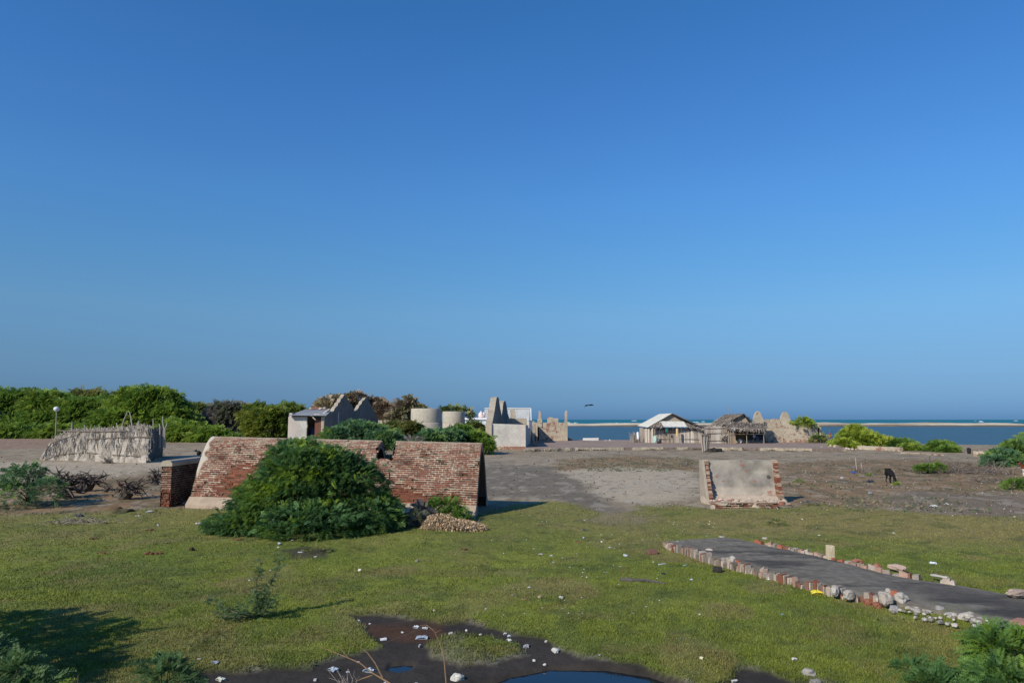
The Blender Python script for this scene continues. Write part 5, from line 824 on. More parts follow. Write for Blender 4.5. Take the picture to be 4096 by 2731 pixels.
for (a, b, c_, d_) in ((489, 1700, 509, 1647), (528, 1700, 519, 1645), (613, 1712, 613, 1676), (654, 1712, 651, 1665), (290, 1730, 289, 1688), (338, 1722, 338, 1698), (556, 1706, 554, 1682), (470, 1716, 466, 1690), (400, 1720, 396, 1700), (262, 1750, 252, 1720), (270, 1748, 258, 1722), (660, 1712, 668, 1690), (640, 1712, 636, 1695)):
    pp = pe(a, 1790, .1 if a < 610 else 1.5); pt = pe(a, b, .1 if a < 610 else 1.5); pq = pe(c_, d_, .15 if a < 610 else 1.6); pole([pp, pt, lerp(pt, pq, .5)+C(random.uniform(-.05, .05), 0, 0), pq], .06, .035)
mb = MB()
for q in range(1500):
    px = random.triangular(190, 612, random.choice([260, 330, 470, 560, 600])); f = random.random(); tp_ = np.interp(px, tpx, tpy); py = tp_+(1845-tp_)*f**1.6 if random.random() < .6 else tp_+random.uniform(-4, 8); b = pe(px, py, -.18-.12*random.random()); L = random.uniform(.15, .6)
    e = b+C(random.gauss(0, .18), -abs(random.gauss(0, .08)), (random.uniform(-1, .25) if py > tp_+12 else random.uniform(-.3, .8)))*L; m_ = lerp(b, e, .5)+C(random.gauss(0, .06), 0, random.gauss(0, .05)); w_ = random.uniform(.012, .03); c = random.choice([C(.38, .35, .30), C(.26, .22, .18), C(.12, .10, .08), C(.44, .41, .36)]); mb.add([b-C(w_, 0, 0), b+C(w_, 0, 0), m_+C(w_, 0, 0), m_-C(w_, 0, 0)], [(0, 1, 2, 3)], c); mb.add([m_-C(w_, 0, 0), m_+C(w_, 0, 0), e], [(0, 1, 2)], c)
for q in range(260):
    f = random.random(); b = np.array([lerp(xR, xE, f)+.12, lerp(ye, yb2+3.4, f), random.choice([random.uniform(0, .3), random.uniform(.3, 2.4), 2.3])]); e = b+C(random.uniform(.0, .35), random.uniform(-.3, .1), random.uniform(-.3, .35)); mb.add([b-C(.02, 0, 0), b+C(.02, 0, 0), e], [(0, 1, 2)], C(.3, .27, .23))
tag(mb.build('loose_fibres', M['thatch'], en), kind='stuff')
pw = thing('pole', 'thin upright pole topped with a white upturned pot behind the enclosure', 'pole', (X_(237, 75), 75, 0)); mb = MB(); mb.tube([(X_(237, 75), 75, -.05), (X_(236, 75), 75, 1.5), (X_(234, 75), 75, P(0, 1640, 75)[2])], .06, .045, 7, C(.34, .28, .20), .01); mb.build('post', M['wood'], pw)
mb = MB(); zt_ = P(0, 1640, 75)[2]; V, F = lathe([(.12, zt_-.12), (.25, zt_+.02), (.27, zt_+.16), (.2, zt_+.3), (.01, zt_+.36)], X_(233, 75), 75, 14); mb.add(V, F, C(.62, .63, .66)); mb.build('pot', M['plastic'], pw, True)

# ============================================================ uprooted stumps
def stump(lb, px, py, sz, n=18, flat=.7, seed=0, lean=0):
    random.seed(seed); g_ = G(px, py); base = np.array([g_[0], g_[1], 0.]); t = thing('uprooted_stump', lb, 'stump', base, 'uprooted thorn stumps on the left')
    mb = MB(); c0 = base+C(0, 0, sz*.28); DK = [C(.075, .06, .05), C(.13, .105, .09), C(.05, .04, .032)]
    mb.tube([base-C(lean*sz*.5, 0, .03), c0+C(0, 0, -.05*sz), c0+C(lean*sz*.4, 0, sz*.22)], sz*.26, sz*.17, 9, DK[0], sz*.03); mb.build('trunk', M['wood'], t)
    mb = MB()
    for q in range(n):
        a = random.uniform(0, 6.28); e = c0+C(math.cos(a)*sz*random.uniform(.3, .75)+lean*sz*.3, math.sin(a)*sz*.5, random.uniform(-.28, .75)*sz*flat); e[2] = max(e[2], .02); m_ = lerp(c0, e, .5)+np.array([random.gauss(0, .13), random.gauss(0, .13), random.uniform(-.05, .2)])*sz; r = sz*random.uniform(.03, .085)
        mb.tube([c0, lerp(c0, m_, .5)+C(0, 0, .04*sz), m_, e], r, r*.25, 5, random.choice(DK)*random.uniform(.8, 1.4), r*.5)
        for k_ in range(2): s_ = lerp(m_, e, random.random()); mb.tube([s_, s_+np.array([random.gauss(0, .2), random.gauss(0, .1), random.uniform(-.1, .22)])*sz], r*.4, r*.12, 4, random.choice(DK)*random.uniform(.8, 1.5))
    tag(mb.build('roots', M['wood'], t), kind='stuff'); random.seed(seed+99); return t
stump('tallest dark uprooted stump with a stub of post, beside the straggly shrub', 262, 1992, 1.25, 46, .9, 1)
stump('long low tangle of grey uprooted roots in the middle of the row', 352, 1962, 1.15, 44, .55, 2, .6)
stump('small fallen dark root lump at the end of the tangle', 425, 1968, .45, 14, .7, 3, .5)
stump('splayed bundle shaped stump leaning on two root legs', 512, 1994, .95, 40, .8, 4, .5)
stump('twisted stump with a looping root nearest the brick wall', 622, 1938, .85, 34, 1.0, 5)
mb = MB(); b = G(232, 1970); mb.tube([b, b+C(-.02, 0, .5), b+C(-.05, 0, 1.0)], .06, .05, 6, C(.25, .21, .17)); tag(mb.build('wooden_post', M['wood'], origin=tuple(b)), 'short grey broken post among the dark stumps', 'post')
mb = MB(); b = G(435, 1853)
for q in range(40): e = b+C(random.uniform(-.7, .5), random.uniform(-.3, .3), random.uniform(0, .7)); mb.tube([b+C(random.uniform(-.4, .4), 0, 0), e], .022, .01, 4, random.choice([C(.12, .1, .08), C(.2, .17, .14)]))
tag(mb.build('brushwood', M['wood'], origin=tuple(b)), 'small heap of brushwood at the foot of the enclosure', 'brushwood')
def brush(lb, px, py, w_, h_, n, cols, seed):
    random.seed(seed); b = G(px, py); mb = MB()
    for q in range(n): s_ = b+C(random.uniform(-w_, w_), random.uniform(-w_*.6, w_*.6), 0); e = s_+C(random.gauss(0, .3)*w_, random.gauss(0, .2)*w_, random.random()**1.3*h_); m_ = lerp(s_, e, .5)+C(random.gauss(0, .05), 0, .05*h_); mb.tube([s_, m_, e], .013, .005, 4, random.choice(cols)*random.uniform(.7, 1.3))
    tag(mb.build('brushwood', M['wood'], origin=tuple(b)), lb, 'brushwood')
GRB = [C(.16, .135, .115), C(.24, .2, .17), C(.09, .07, .055)]
brush('large dark tangle of dead brushwood beyond the black goat', 3850, 1890, 2.4, .9, 420, GRB, 11)
brush('low dead brushwood behind the stake ring', 3720, 1885, 1.6, .5, 200, GRB, 12)
brush('flat dark patch of brushwood near the right edge shrub', 3955, 1925, .9, .3, 130, GRB, 13)
brush('small ring of sticks beside the blue bag', 3438, 1888, .4, .5, 60, GRB, 14)
brush('dry grey twigs lying on the left grass edge', 330, 2092, .9, .22, 160, [C(.2, .18, .13), C(.28, .24, .18)], 15)
random.seed(77)
for px, py, h_, lb in ((3427, 1880, .85, 'pale leaning stick standing left of the stick ring'), (3450, 1888, .55, 'short stick standing right of the stick ring'), (3724, 1868, .75, 'dark stake in the middle of the low green shrub')):
    b = G(px, py); mb = MB(); mb.tube([b, b+C(-.03, 0, h_*.5), b+C(-.06, 0, h_)], .04, .03, 5, C(.34, .3, .25) if px < 3700 else C(.1, .08, .07)); tag(mb.build('stick', M['wood'], origin=tuple(b)), lb, 'stick')
# stick bundle by the platform
b = G(2822, 1806); t = thing('stick_stack', 'upright bundle of weathered sticks lashed round a frame near the platform', 'stack', b)
mb = MB()
for q in range(34): a = random.uniform(0, 6.28); r = random.uniform(.1, .42); mb.tube([b+C(math.cos(a)*r*.7, math.sin(a)*r, 0), b+C(math.cos(a)*r, math.sin(a)*r, 1.0), b+C(math.cos(a)*r*1.3+.05, math.sin(a)*r, random.uniform(1.5, 1.95))], .05, .03, 5, random.choice([C(.38, .35, .32), C(.22, .17, .14), C(.12, .09, .075), C(.45, .42, .38)]), .01)
mb.build('sticks', M['wood'], t); mb = MB(); mb.box(b+C(.05, 0, 1.75), (.85, .7, .10), col=C(.13, .1, .085), jit=.06); mb.build('top_band', M['wood'], t)
b = G(2856, 1807); mb = MB()
mb.rock(b+C(0, 0, .02), (.95, .5, .42), C(.04, .035, .03), seed=4)
for q in range(60): f = random.random(); a = random.uniform(0, 6.28); mb.rock(b+C(math.cos(a)*f*1.1, math.sin(a)*f*.5, .42*(1-f)**1.1), (.09, .08, .06), C(.035, .03, .028)*random.uniform(.7, 1.6), seed=q, sub=1)
tag(mb.build('charcoal_heap', M['concrete'], origin=tuple(b)), 'black conical heap right of the upright stick bundle', 'heap')
b = G(2142, 1795, 0); mb = MB()
for q in range(18): a = random.uniform(0, 6.28); mb.tube([b, b+C(math.cos(a)*.25, 0, random.uniform(.2, .9)), b+C(math.cos(a)*.6, math.sin(a)*.2, random.uniform(.1, 1.0))], .05, .02, 5, C(.26, .22, .18)*random.uniform(.7, 1.3))
tag(mb.build('driftwood_root', M['wood'], origin=tuple(b)), 'gnarled root lump at the left corner of the platform', 'root')
# straw heap
b = G(1800, 2128); t = thing('straw_heap', 'heap of tan withered leaves at the foot of the vault', 'heap', b); mb = MB()
for cx, cz, rx, rz, n in ((1760, 2098, .55, .42, 1500), (1830, 2110, .75, .28, 1500), (1890, 2125, .45, .20, 700), (1740, 2120, .4, .2, 500)):
    c0 = P(cx, cz, G(1800, 2118)[1]); c0[2] = 0
    for q in range(n):
        a = random.uniform(0, 6.28); f = random.random()**.5; p = c0+C(rx*f*math.cos(a), rx*.7*f*math.sin(a), rz*1.25*math.sqrt(max(0, 1-f*f))*(.6+.4*random.random())); dr = nrm(C(math.cos(a)*.5+random.gauss(0, .4), math.sin(a)*.5-.3, -.8+random.gauss(0, .4))); L = random.uniform(.05, .12); w_ = random.uniform(.008, .018); sdv = nrm(np.cross(dr, C(random.gauss(0, 1), random.gauss(0, 1), .3)))
        q0 = p+dr*L*.5; mb.add([p, q0+sdv*w_, p+dr*L, q0-sdv*w_], [(0, 1, 2, 3)], random.choice([C(.42, .29, .17), C(.52, .38, .23), C(.30, .19, .11), C(.58, .45, .30)])*random.uniform(.8, 1.15))
tag(mb.build('withered_leaves', M['dry'], t), kind='stuff'); mb = MB()
for q in range(14): s_ = b+C(random.uniform(-.7, 1), random.uniform(-.2, .5), .1); mb.tube([s_, s_+C(random.uniform(-.2, .3), 0, random.uniform(.1, .35))], .012, .006, 4, C(.22, .17, .12))
tag(mb.build('stalks', M['wood'], t), kind='stuff')
for px, py, sz, c, lb in ((470, 2052, (.55, .35, .16), C(.12, .10, .045), 'low mossy mound of earth left of the brick wall'), (455, 2038, (.35, .2, .12), C(.14, .09, .05), 'small brown mound behind the mossy mound')):
    b = G(px, py); mb = MB(); mb.rock(b, sz, c, seed=int(px)); tag(mb.build('earth_mound', M['ground'], origin=tuple(b), smooth=True), lb, 'mound')

# ============================================================ raised broken path with its kerbs
near = [(2662, 2164), (2700, 2182), (2760, 2194), (2800, 2205), (2850, 2222), (2920, 2240), (3000, 2262), (3080, 2285), (3200, 2318), (3320, 2345), (3420, 2368), (3520, 2390), (3640, 2412), (3760, 2436), (3900, 2462), (4096, 2492), (4700, 2590)]
farp = [(2700, 2161), (2760, 2152), (2830, 2145), (2890, 2141), (2950, 2148), (3020, 2163), (3110, 2182), (3220, 2203), (3330, 2228), (3440, 2256), (3560, 2286), (3700, 2312), (3830, 2330), (3960, 2352), (4096, 2380), (4300, 2420), (4700, 2500)]
def zpth(px): return float(np.interp(px, [2660, 2800, 3400, 3560, 3700, 5000], [.13, .16, .165, .12, .09, .09]))
nA = np.array([G(a, b, zpth(a)) for a, b in near]); fA = np.array([G(a, b, zpth(a)*.9) for a, b in farp])
nu, nv_ = 520, 70; uu, vv = np.meshgrid(np.linspace(0, 16, nu), np.linspace(0, 1, nv_), indexing='ij'); Q = [np.interp(uu, range(17), nA[:, k])*(1-vv)+np.interp(uu, range(17), fA[:, k])*vv for k in range(3)]
Xp, Yp, Zp = Q; q1 = fbm(Xp*.9, Yp*1.3, 0, 5, 401); q2 = fbm(Xp*7, Yp*7, 0, 4, 402); q3 = fbm(Xp*.5+9, Yp*2.2, 0, 4, 403)
cc = lerp(C(.125, .110, .088), C(.20, .178, .142), q1[..., None])*(.65+.7*q2[..., None]); cc = lerp(cc, C(.04, .037, .034), sst(.52, .68, q3)[..., None]*.75*sst(.02, .2, vv)[..., None]); cc = lerp(cc, C(.11, .115, .05), (sst(.55, .68, q2*.5+q1*.5)*sst(.35, .1, vv)*.7)[..., None]); cc = lerp(cc, C(.05, .045, .04), (sst(9, 13, uu+3*(q1-.5))*sst(.15, .4, vv+.5*(q3-.5))*sst(1.0, .6, vv)*.75)[..., None])
Zp = Zp+.03*(q1-.5)+.02*(q2-.5)-.05*sst(.8, 1, vv)-.03*sst(.08, 0, vv); Vt = np.stack([Xp, Yp, Zp], -1)
skn = Vt[:, 0].copy(); skn[:, 2] = -.1; skf = Vt[:, -1].copy(); skf[:, 2] = -.1; Vt = np.concatenate([skn[:, None], Vt, skf[:, None]], 1); cc = np.concatenate([cc[:, :1], cc, cc[:, -1:]], 1); ii = np.arange(nu*(nv_+2)).reshape(nu, nv_+2)
tag(np_obj('path', Vt, np.stack([ii[:-1, :-1], ii[1:, :-1], ii[1:, 1:], ii[:-1, 1:]], -1).reshape(-1, 4), M['asphalt'], None, cc.reshape(-1, 3)), kind='structure')
KC = [C(.27, .10, .06), C(.38, .31, .25), C(.34, .28, .23), C(.44, .37, .31), C(.24, .12, .085), C(.27, .23, .19), C(.33, .21, .16)]
def along(pts, step):
    o = []; 
    for a, b in zip(pts[:-1], pts[1:]):
        L = np.linalg.norm(b-a); n = max(1, int(L/step)); o += [(a+(b-a)*(k_+.5)/n, nrm(b-a)) for k_ in range(n)]
    return o
kb = thing('brick_kerb', 'near edge kerb of upright red and mortared bricks along the broken path', 'kerb', tuple(nA[6]*C(1, 1, 0))); mb = MB()
for p, dr in along([q for q, (a, b) in zip(nA, near) if a < 3530], .085):
    c = random.choice(KC)*.85; h_ = p[2]+random.uniform(-.09, .04); nn = nrm([dr[1], -dr[0], 0]); o_ = p+nn*random.uniform(-.04, .06)
    if random.random() < .1: continue
    mb.box((o_[0], o_[1], h_/2-.03), (.078, random.uniform(.10, .18), h_+.1), ax=[nrm(dr+C(0, 0, random.gauss(0, .25))*1), nn, [random.gauss(0, .08), 0, 1]], col=c*random.uniform(.6, 1.2), jit=.02)
    if random.random() < .8: mb.box((o_[0]+dr[0]*.045, o_[1]+dr[1]*.045, h_/2-.04), (.022, random.uniform(.10, .17), h_+.08), ax=[dr, nn, [0, 0, 1]], col=C(.44, .38, .31)*random.uniform(.8, 1.1), jit=.012)
mb.build('bricks', M['brick'], kb)
kf_ = thing('brick_kerb', 'far edge kerb of broken red bricks along the raised path', 'kerb', tuple(fA[8]*C(1, 1, 0))); mb = MB()
for p, dr in along([q for q, (a, b) in zip(fA, farp) if 3000 < a < 3840], .10):
    x_ = p[0]/p[1]*FPX+2048
    if random.random() < .25: continue
    nn = nrm([dr[1], -dr[0], 0]); h_ = random.uniform(.03, .10); mb.box((p[0]+random.gauss(0, .02), p[1]+random.gauss(0, .03), p[2]+h_/2-.06), (random.uniform(.06, .17), random.uniform(.06, .11), h_+.04), ax=[nrm(dr+C(0, random.gauss(0, .25), random.gauss(0, .15))), nn, [0, 0, 1]], col=random.choice(KC)*random.uniform(.8, 1.2), jit=.015)
mb.build('bricks', M['brick'], kf_)
mb = MB(); p = G(3322, 2228, .15); mb.box(p+C(0, 0, .12), (.135, .12, .32), col=C(.50, .42, .28), jit=.012); tag(mb.build('marker_stone', M['concrete'], origin=tuple(p)), 'square cream marker stone standing on the far edge of the path', 'marker stone')
for px, py, w_, dp, h_, c, lb in ((2676, 2188, .10, .09, .2, C(.46, .41, .35), 'pale rounded stone at the left tip of the path'), (2712, 2180, .12, .10, .2, C(.44, .40, .35), 'grey blocky stone second from the left tip of the path'), (2730, 2200, .13, .10, .14, C(.40, .34, .28), 'rough stone below the left tip of the path'),
    (2838, 2218, .16, .14, .24, C(.52, .42, .37), 'large white mortared chunk leaning over the kerb'), (2815, 2232, .11, .07, .24, C(.24, .23, .23), 'dark grey flat slab leaning against the white chunk'), (2900, 2236, .13, .1, .1, C(.33, .31, .28), 'flat grey stone lying on the kerb edge'), (2932, 2242, .1, .08, .18, C(.46, .43, .38), 'upright pale block beside the flat grey stone'),
    (2952, 2246, .09, .08, .1, C(.36, .12, .06), 'orange brick bit behind the upright pale block'), (2868, 2278, .15, .12, .15, C(.045, .04, .038), 'black rock in the grass against the kerb'), (3340, 2368, .15, .10, .19, C(.46, .42, .37), 'white square kerb block halfway along the path'), (3395, 2382, .13, .1, .19, C(.42, .38, .33), 'pale kerb block right of the white square one'),
    (3440, 2356, .17, .09, .07, C(.40, .24, .18), 'reddish loose slab lying on top of the kerb'), (3478, 2414, .13, .10, .15, C(.30, .12, .07), 'tilted orange brick chunk at the kerb end'), (3510, 2422, .12, .1, .13, C(.27, .11, .07), 'second orange brick chunk at the kerb end'), (3540, 2402, .15, .14, .26, C(.44, .38, .32), 'tall pale pointed stone right of the orange chunks'),
    (3552, 2372, .07, .06, .17, C(.5, .46, .4), 'thin upright pale stone behind the pointed one'), (3580, 2380, .12, .1, .17, C(.36, .13, .07), 'red brick lump between two pale stones'), (3603, 2396, .16, .13, .20, C(.44, .41, .36), 'big grey boulder at the end of the brick kerb'), (3580, 2438, .14, .11, .14, C(.36, .34, .32), 'round grey stone on the grass below the boulder'),
    (3660, 2438, .17, .1, .08, C(.44, .40, .35), 'flat whitish stone in the broken kerb gap'), (3710, 2442, .15, .09, .07, C(.5, .45, .38), 'low white stone right of the flat one'), (3758, 2444, .12, .11, .16, C(.34, .32, .30), 'round dark grey stone in the broken kerb'), (3800, 2458, .16, .1, .10, C(.46, .43, .38), 'pale low stone right of the round dark one'),
    (3868, 2468, .21, .13, .15, C(.52, .47, .40), 'largest white stone in the broken kerb'), (3932, 2478, .16, .12, .10, C(.36, .34, .31), 'dull grey stone right of the largest white stone'), (3060, 2150, .1, .08, .08, C(.45, .4, .34), 'small pale stone on the far edge of the path'), (2888, 2143, .12, .08, .06, C(.42, .39, .34), 'pale stone at the far left corner of the path'),
    (3590, 2268, .28, .12, .13, C(.46, .34, .28), 'long pinkish masonry piece on the far kerb'), (3430, 2246, .16, .1, .13, C(.38, .16, .1), 'red masonry lump on the far kerb'), (3510, 2264, .2, .1, .12, C(.40, .17, .10), 'mortared red brick pair on the far kerb'), (3760, 2300, .26, .08, .05, C(.5, .47, .42), 'thin pale slab near the end of the far kerb'), (4075, 2372, .3, .14, .14, C(.42, .32, .26), 'brown masonry piece on the far kerb at the right edge'), (4090, 2500, .36, .2, .16, C(.42, .22, .16), 'red brick kerb piece at the right edge')):
    p = G(px, py, .0); z0 = 0.0 if py > 2400 or px < 2740 or py < 2160 else (.0 if lb.startswith(('black', 'large', 'dark grey flat')) else .12)
    if 3300 < px < 3620 and py < 2410: z0 = .10
    p = G(px, py+6, z0); mb = MB(); mb.rock(p+C(0, 0, h_*.22), (w_*.72, dp*.72, h_*.48), c*.8, seed=int(px)); tag(mb.build('stone', M['concrete'], origin=tuple(p)), lb, 'stone', 'stones along the broken path')
mb = MB()
for q in range(70): a = random.random(); px = 3560+a*540; p = G(px, 2440+a*70+random.uniform(-26, 26), .05); mb.rock(p, random.uniform(.015, .05), random.choice([C(.42, .38, .33), C(.2, .18, .16)]), seed=q, sub=1)
tag(mb.build('gravel', M['concrete']), 'loose gravel and crumbs along the broken path edge', 'gravel', kind='stuff')

# ============================================================ goats and birds
def goat(name, lb, pos, yaw, s, heads, dark):
    t = thing(name, lb, 'goat', pos); ca, sa = math.cos(yaw), math.sin(yaw)
    W = lambda f, l, z: (np.array([ca*f-sa*l, sa*f+ca*l, z])*s)
    # joints: forward, lateral, up, radius
    J = [(-.26, 0, .60, .135), (-.10, 0, .57, .165), (.08, 0, .56, .165), (.22, 0, .56, .14)]; E = [(0, 1), (1, 2), (2, 3)]; RUMP = (-.37, 0, .56, .075)
    if heads == 'down': J += [(.40, .02, .48, .075), (.50, .05, .32, .06), (.54, .06, .20, .062), (.63, .07, .10, .035)]
    else: J += [(.36, 0, .70, .075), (.42, 0, .82, .06), (.47, 0, .89, .062), (.60, 0, .84, .035)]
    E += [(3, 4), (4, 5), (5, 6), (6, 7)]
    for sx_, l in ((-.28, .085), (-.28, -.085), (.24, .075), (.24, -.075)):
        b = len(J); fo = random.uniform(-.03, .03)
        if sx_ < 0: J += [(sx_+.01, l, .46, .075), (sx_+.07, l, .33, .045), (sx_-.06+fo, l, .20, .026), (sx_-.02+fo, l, .03, .024)]; root = 0
        else: J += [(sx_, l, .42, .055), (sx_+.01, l, .30, .034), (sx_+fo, l, .18, .024), (sx_+.01+fo, l, .03, .022)]; root = 3
        E += [(root, b), (b, b+1), (b+1, b+2), (b+2, b+3)]
    J.append(RUMP); E.append((0, len(J)-1))
    me = bpy.data.meshes.new('body'); me.from_pydata([tuple(W(a, b, c)) for a, b, c, r in J], E, []); o = bpy.data.objects.new('body', me); COL.objects.link(o); o.parent = t
    sm = o.modifiers.new('skin', 'SKIN'); sm.use_smooth_shade = True
    if not me.skin_vertices: pass
    sk = me.skin_vertices[0].data if me.skin_vertices else None
    if sk is None:
        bpy.context.view_layer.objects.active = o; o.select_set(True)
    for i, (a, b, c, r) in enumerate(J):
        if sk: sk[i].radius = (r*s, r*s*(1.15 if i < 4 else 1)); sk[i].use_root = (i == 1)
    ss_ = o.modifiers.new('sub', 'SUBSURF'); ss_.levels = 1; ss_.render_levels = 2; me.materials.append(dark)
    hp = J[6]; hx, hz = hp[0], hp[2]; hl = hp[1]; mt = bpy.data.materials['goat_horn'] if 'goat_horn' in bpy.data.materials else None
    for k_, nm in ((1, 'ear'), (-1, 'ear')):
        mb = MB(); a = W(hx-.01, hl+.04*k_, hz+.03); b = W(hx-.04, hl+.12*k_, hz-.01); c = W(hx-.01, hl+.15*k_, hz-.08); dd = W(.03, 0, -.01); mb.add([np.array(pos)+q for q in (a-dd, a+dd, b+dd, b-dd, c)], [(0, 1, 2, 3), (3, 2, 4), (3, 4, 2)], C(.02, .018, .016)); mb.build('ear', M['fur'], t)
    for k_ in (1, -1):
        mb = MB(); mb.tube([np.array(pos)+W(hx-.02, hl+.025*k_, hz+.05), np.array(pos)+W(hx-.07, hl+.04*k_, hz+.10), np.array(pos)+W(hx-.13, hl+.06*k_, hz+.10)], .013*s, .004*s, 6, C(.10, .085, .07)); mb.build('horn', M['plain'], t)
    mb = MB(); mb.tube([np.array(pos)+W(-.39, 0, .66), np.array(pos)+W(-.45, 0, .74), np.array(pos)+W(-.47, 0, .80)], .03*s, .012*s, 6, C(.015, .013, .012)); mb.build('tail', M['fur'], t)
    return t, o
def add_skin_layer(me, J): pass
mk = lambda n, c: mat_plain(n, c)
def mat_plain(n, c, c2=None, axis=None, pos=None):
    m, t, out = newmat(n); p = t.nodes.new('ShaderNodeBsdfPrincipled'); p.inputs['Roughness'].default_value = .9; p.inputs['Specular IOR Level'].default_value = .15; p.inputs['Base Color'].default_value = (*c, 1)
    if c2:
        g = t.nodes.new('ShaderNodeNewGeometry'); v1 = t.nodes.new('ShaderNodeVectorMath'); v1.operation = 'SUBTRACT'; v1.inputs[1].default_value = pos; v2 = t.nodes.new('ShaderNodeVectorMath'); v2.operation = 'DOT_PRODUCT'; v2.inputs[1].default_value = axis
        r = t.nodes.new('ShaderNodeValToRGB'); r.color_ramp.elements[0].position = .48; r.color_ramp.elements[1].position = .52; r.color_ramp.elements[0].color = (*c, 1); r.color_ramp.elements[1].color = (*c2, 1)
        ad = t.nodes.new('ShaderNodeMath'); ad.inputs[1].default_value = .5; t.links.new(g.outputs['Position'], v1.inputs[0]); t.links.new(v1.outputs[0], v2.inputs[0]); t.links.new(v2.outputs['Value'], ad.inputs[0]); t.links.new(ad.outputs[0], r.inputs[0]); t.links.new(r.outputs[0], p.inputs['Base Color'])
    t.links.new(p.outputs[0], out.inputs[0]); return m
gp = G(3562, 1934); goat('goat', 'black goat grazing with its head down on the brown scrub', tuple(gp), R(-96), .98, 'down', mat_plain('black_fur', (.012, .011, .011)))
gp = G(4118, 1921); goat('goat', 'white and red brown goat half cut off by the right edge', tuple(gp), R(188), 1.05, 'up', mat_plain('pied_fur', (.16, .045, .02), (.62, .58, .52), (-.4, 0, -6), (float(gp[0]), float(gp[1]), .60)))
def bird_mesh(o, s, flying):
    mb = MB()
    if flying:
        mb.rock(o, (.20*s, .07*s, .06*s), C(.012, .012, .02), seed=1)
        for k_, tip in ((-1, C(-.55, .1, -.42)), (1, C(.62, .25, -.06))):
            r0 = o+C(.07*k_, 0, .02); r1 = o+C(-.07*k_*0-.08, .12, .02); el_ = o+C(.28*k_, .05, .07 if k_ > 0 else .0)*1.0; tp_ = o+tip*s; w_ = C(0, .16, -.13)*s
            for dz in (0, -.012): mb.add([r0+C(0, 0, dz), el_+C(0, 0, dz), el_+w_+C(0, 0, dz), r0+w_+C(0, 0, dz)], [(0, 1, 2, 3)]); mb.add([el_+C(0, 0, dz), tp_+C(0, 0, dz), el_+w_+C(0, 0, dz)], [(0, 1, 2)])
            mb.c[-4:] = [np.broadcast_to(C(.012, .012, .02), x.shape) for x in mb.c[-4:]]
        mb.add([o+C(.1, -.03, 0), o+C(.1, .03, 0), o+C(.3, .06, -.1)*s, o+C(.3, -.06, -.1)*s], [(0, 1, 2, 3)], C(.012, .012, .02))
    else:
        mb.rock(o+C(0, 0, .14*s), (.17*s, .08*s, .09*s), C(.015, .014, .016), seed=1); mb.rock(o+C(-.13*s, 0, .24*s), (.055*s, .05*s, .05*s), C(.05, .05, .055), seed=2)
        mb.tube([o+C(-.17*s, 0, .24*s), o+C(-.25*s, 0, .22*s)], .018*s, .004*s, 5, C(.02, .02, .02)); mb.add([o+C(.1, -.03, .12)*s, o+C(.1, .03, .12)*s, o+C(.32, .04, .16)*s, o+C(.32, -.04, .16)*s], [(0, 1, 2, 3)], C(.015, .014, .016))
        for k_ in (-.03, .03): mb.tube([o+C(0, k_, 0)*s, o+C(0, k_, .08)*s], .008, .008, 4, C(.05, .04, .04))
    return mb
bp = P(2355, 1619, 62); tag(bird_mesh(bp, .72, True).build('bird', M['fur'], origin=tuple(bp)), 'dark bird flying in the open sky above the lagoon', 'bird')
bp = np.array([-13.24, 31.6, ZT+.09]); tag(bird_mesh(bp, 1.0, False).build('bird', M['fur'], origin=tuple(bp)), 'black bird perched on the cap of the free standing brick wall', 'bird')
bp = G(3876, 1814); mb = MB(); mb.rock(bp+C(0, 0, .3), (.17, .15, .3), C(.02, .018, .022), seed=5); tag(mb.build('dark_bag', M['plain'], origin=tuple(bp)), 'dark lumpy bag standing on the sandy shore right of the bushes', 'bag')

# ============================================================ litter
def crumple(mb, p, w_, dp, h_, c, seed, n=7):
    u, v_ = np.meshgrid(np.linspace(-1, 1, n), np.linspace(-1, 1, n), indexing='ij'); rr = np.clip(1-(u**2+v_**2)/1.9, 0, 1); a = seed*1.3; k = 1+.6*(vn(u*1.5+seed, v_*1.5, 0, seed)-.5)
    x = u*w_*k; y = v_*dp*k; z = .008+h_*rr**.5*(.15+1.3*vn(u*3.3+seed, v_*3.3, 1, seed)); X2 = x*math.cos(a*.2)-y*math.sin(a*.2); Y2 = x*math.sin(a*.2)+y*math.cos(a*.2)
    V = np.stack([p[0]+X2, p[1]+Y2, p[2]+z], -1).reshape(-1, 3); ii = np.arange(n*n).reshape(n, n); F = np.stack([ii[:-1, :-1], ii[1:, :-1], ii[1:, 1:], ii[:-1, 1:]], -1).reshape(-1, 4).tolist(); mb.add(V, F, c)
    low = V.copy(); low[:, 2] = p[2]+.004; mb.add(low, [f[::-1] for f in F], c)
WHT, GRY, LBL, RST = C(.62, .62, .60), C(.42, .44, .46), C(.34, .46, .55), C(.16, .075, .04)
nlit = 0
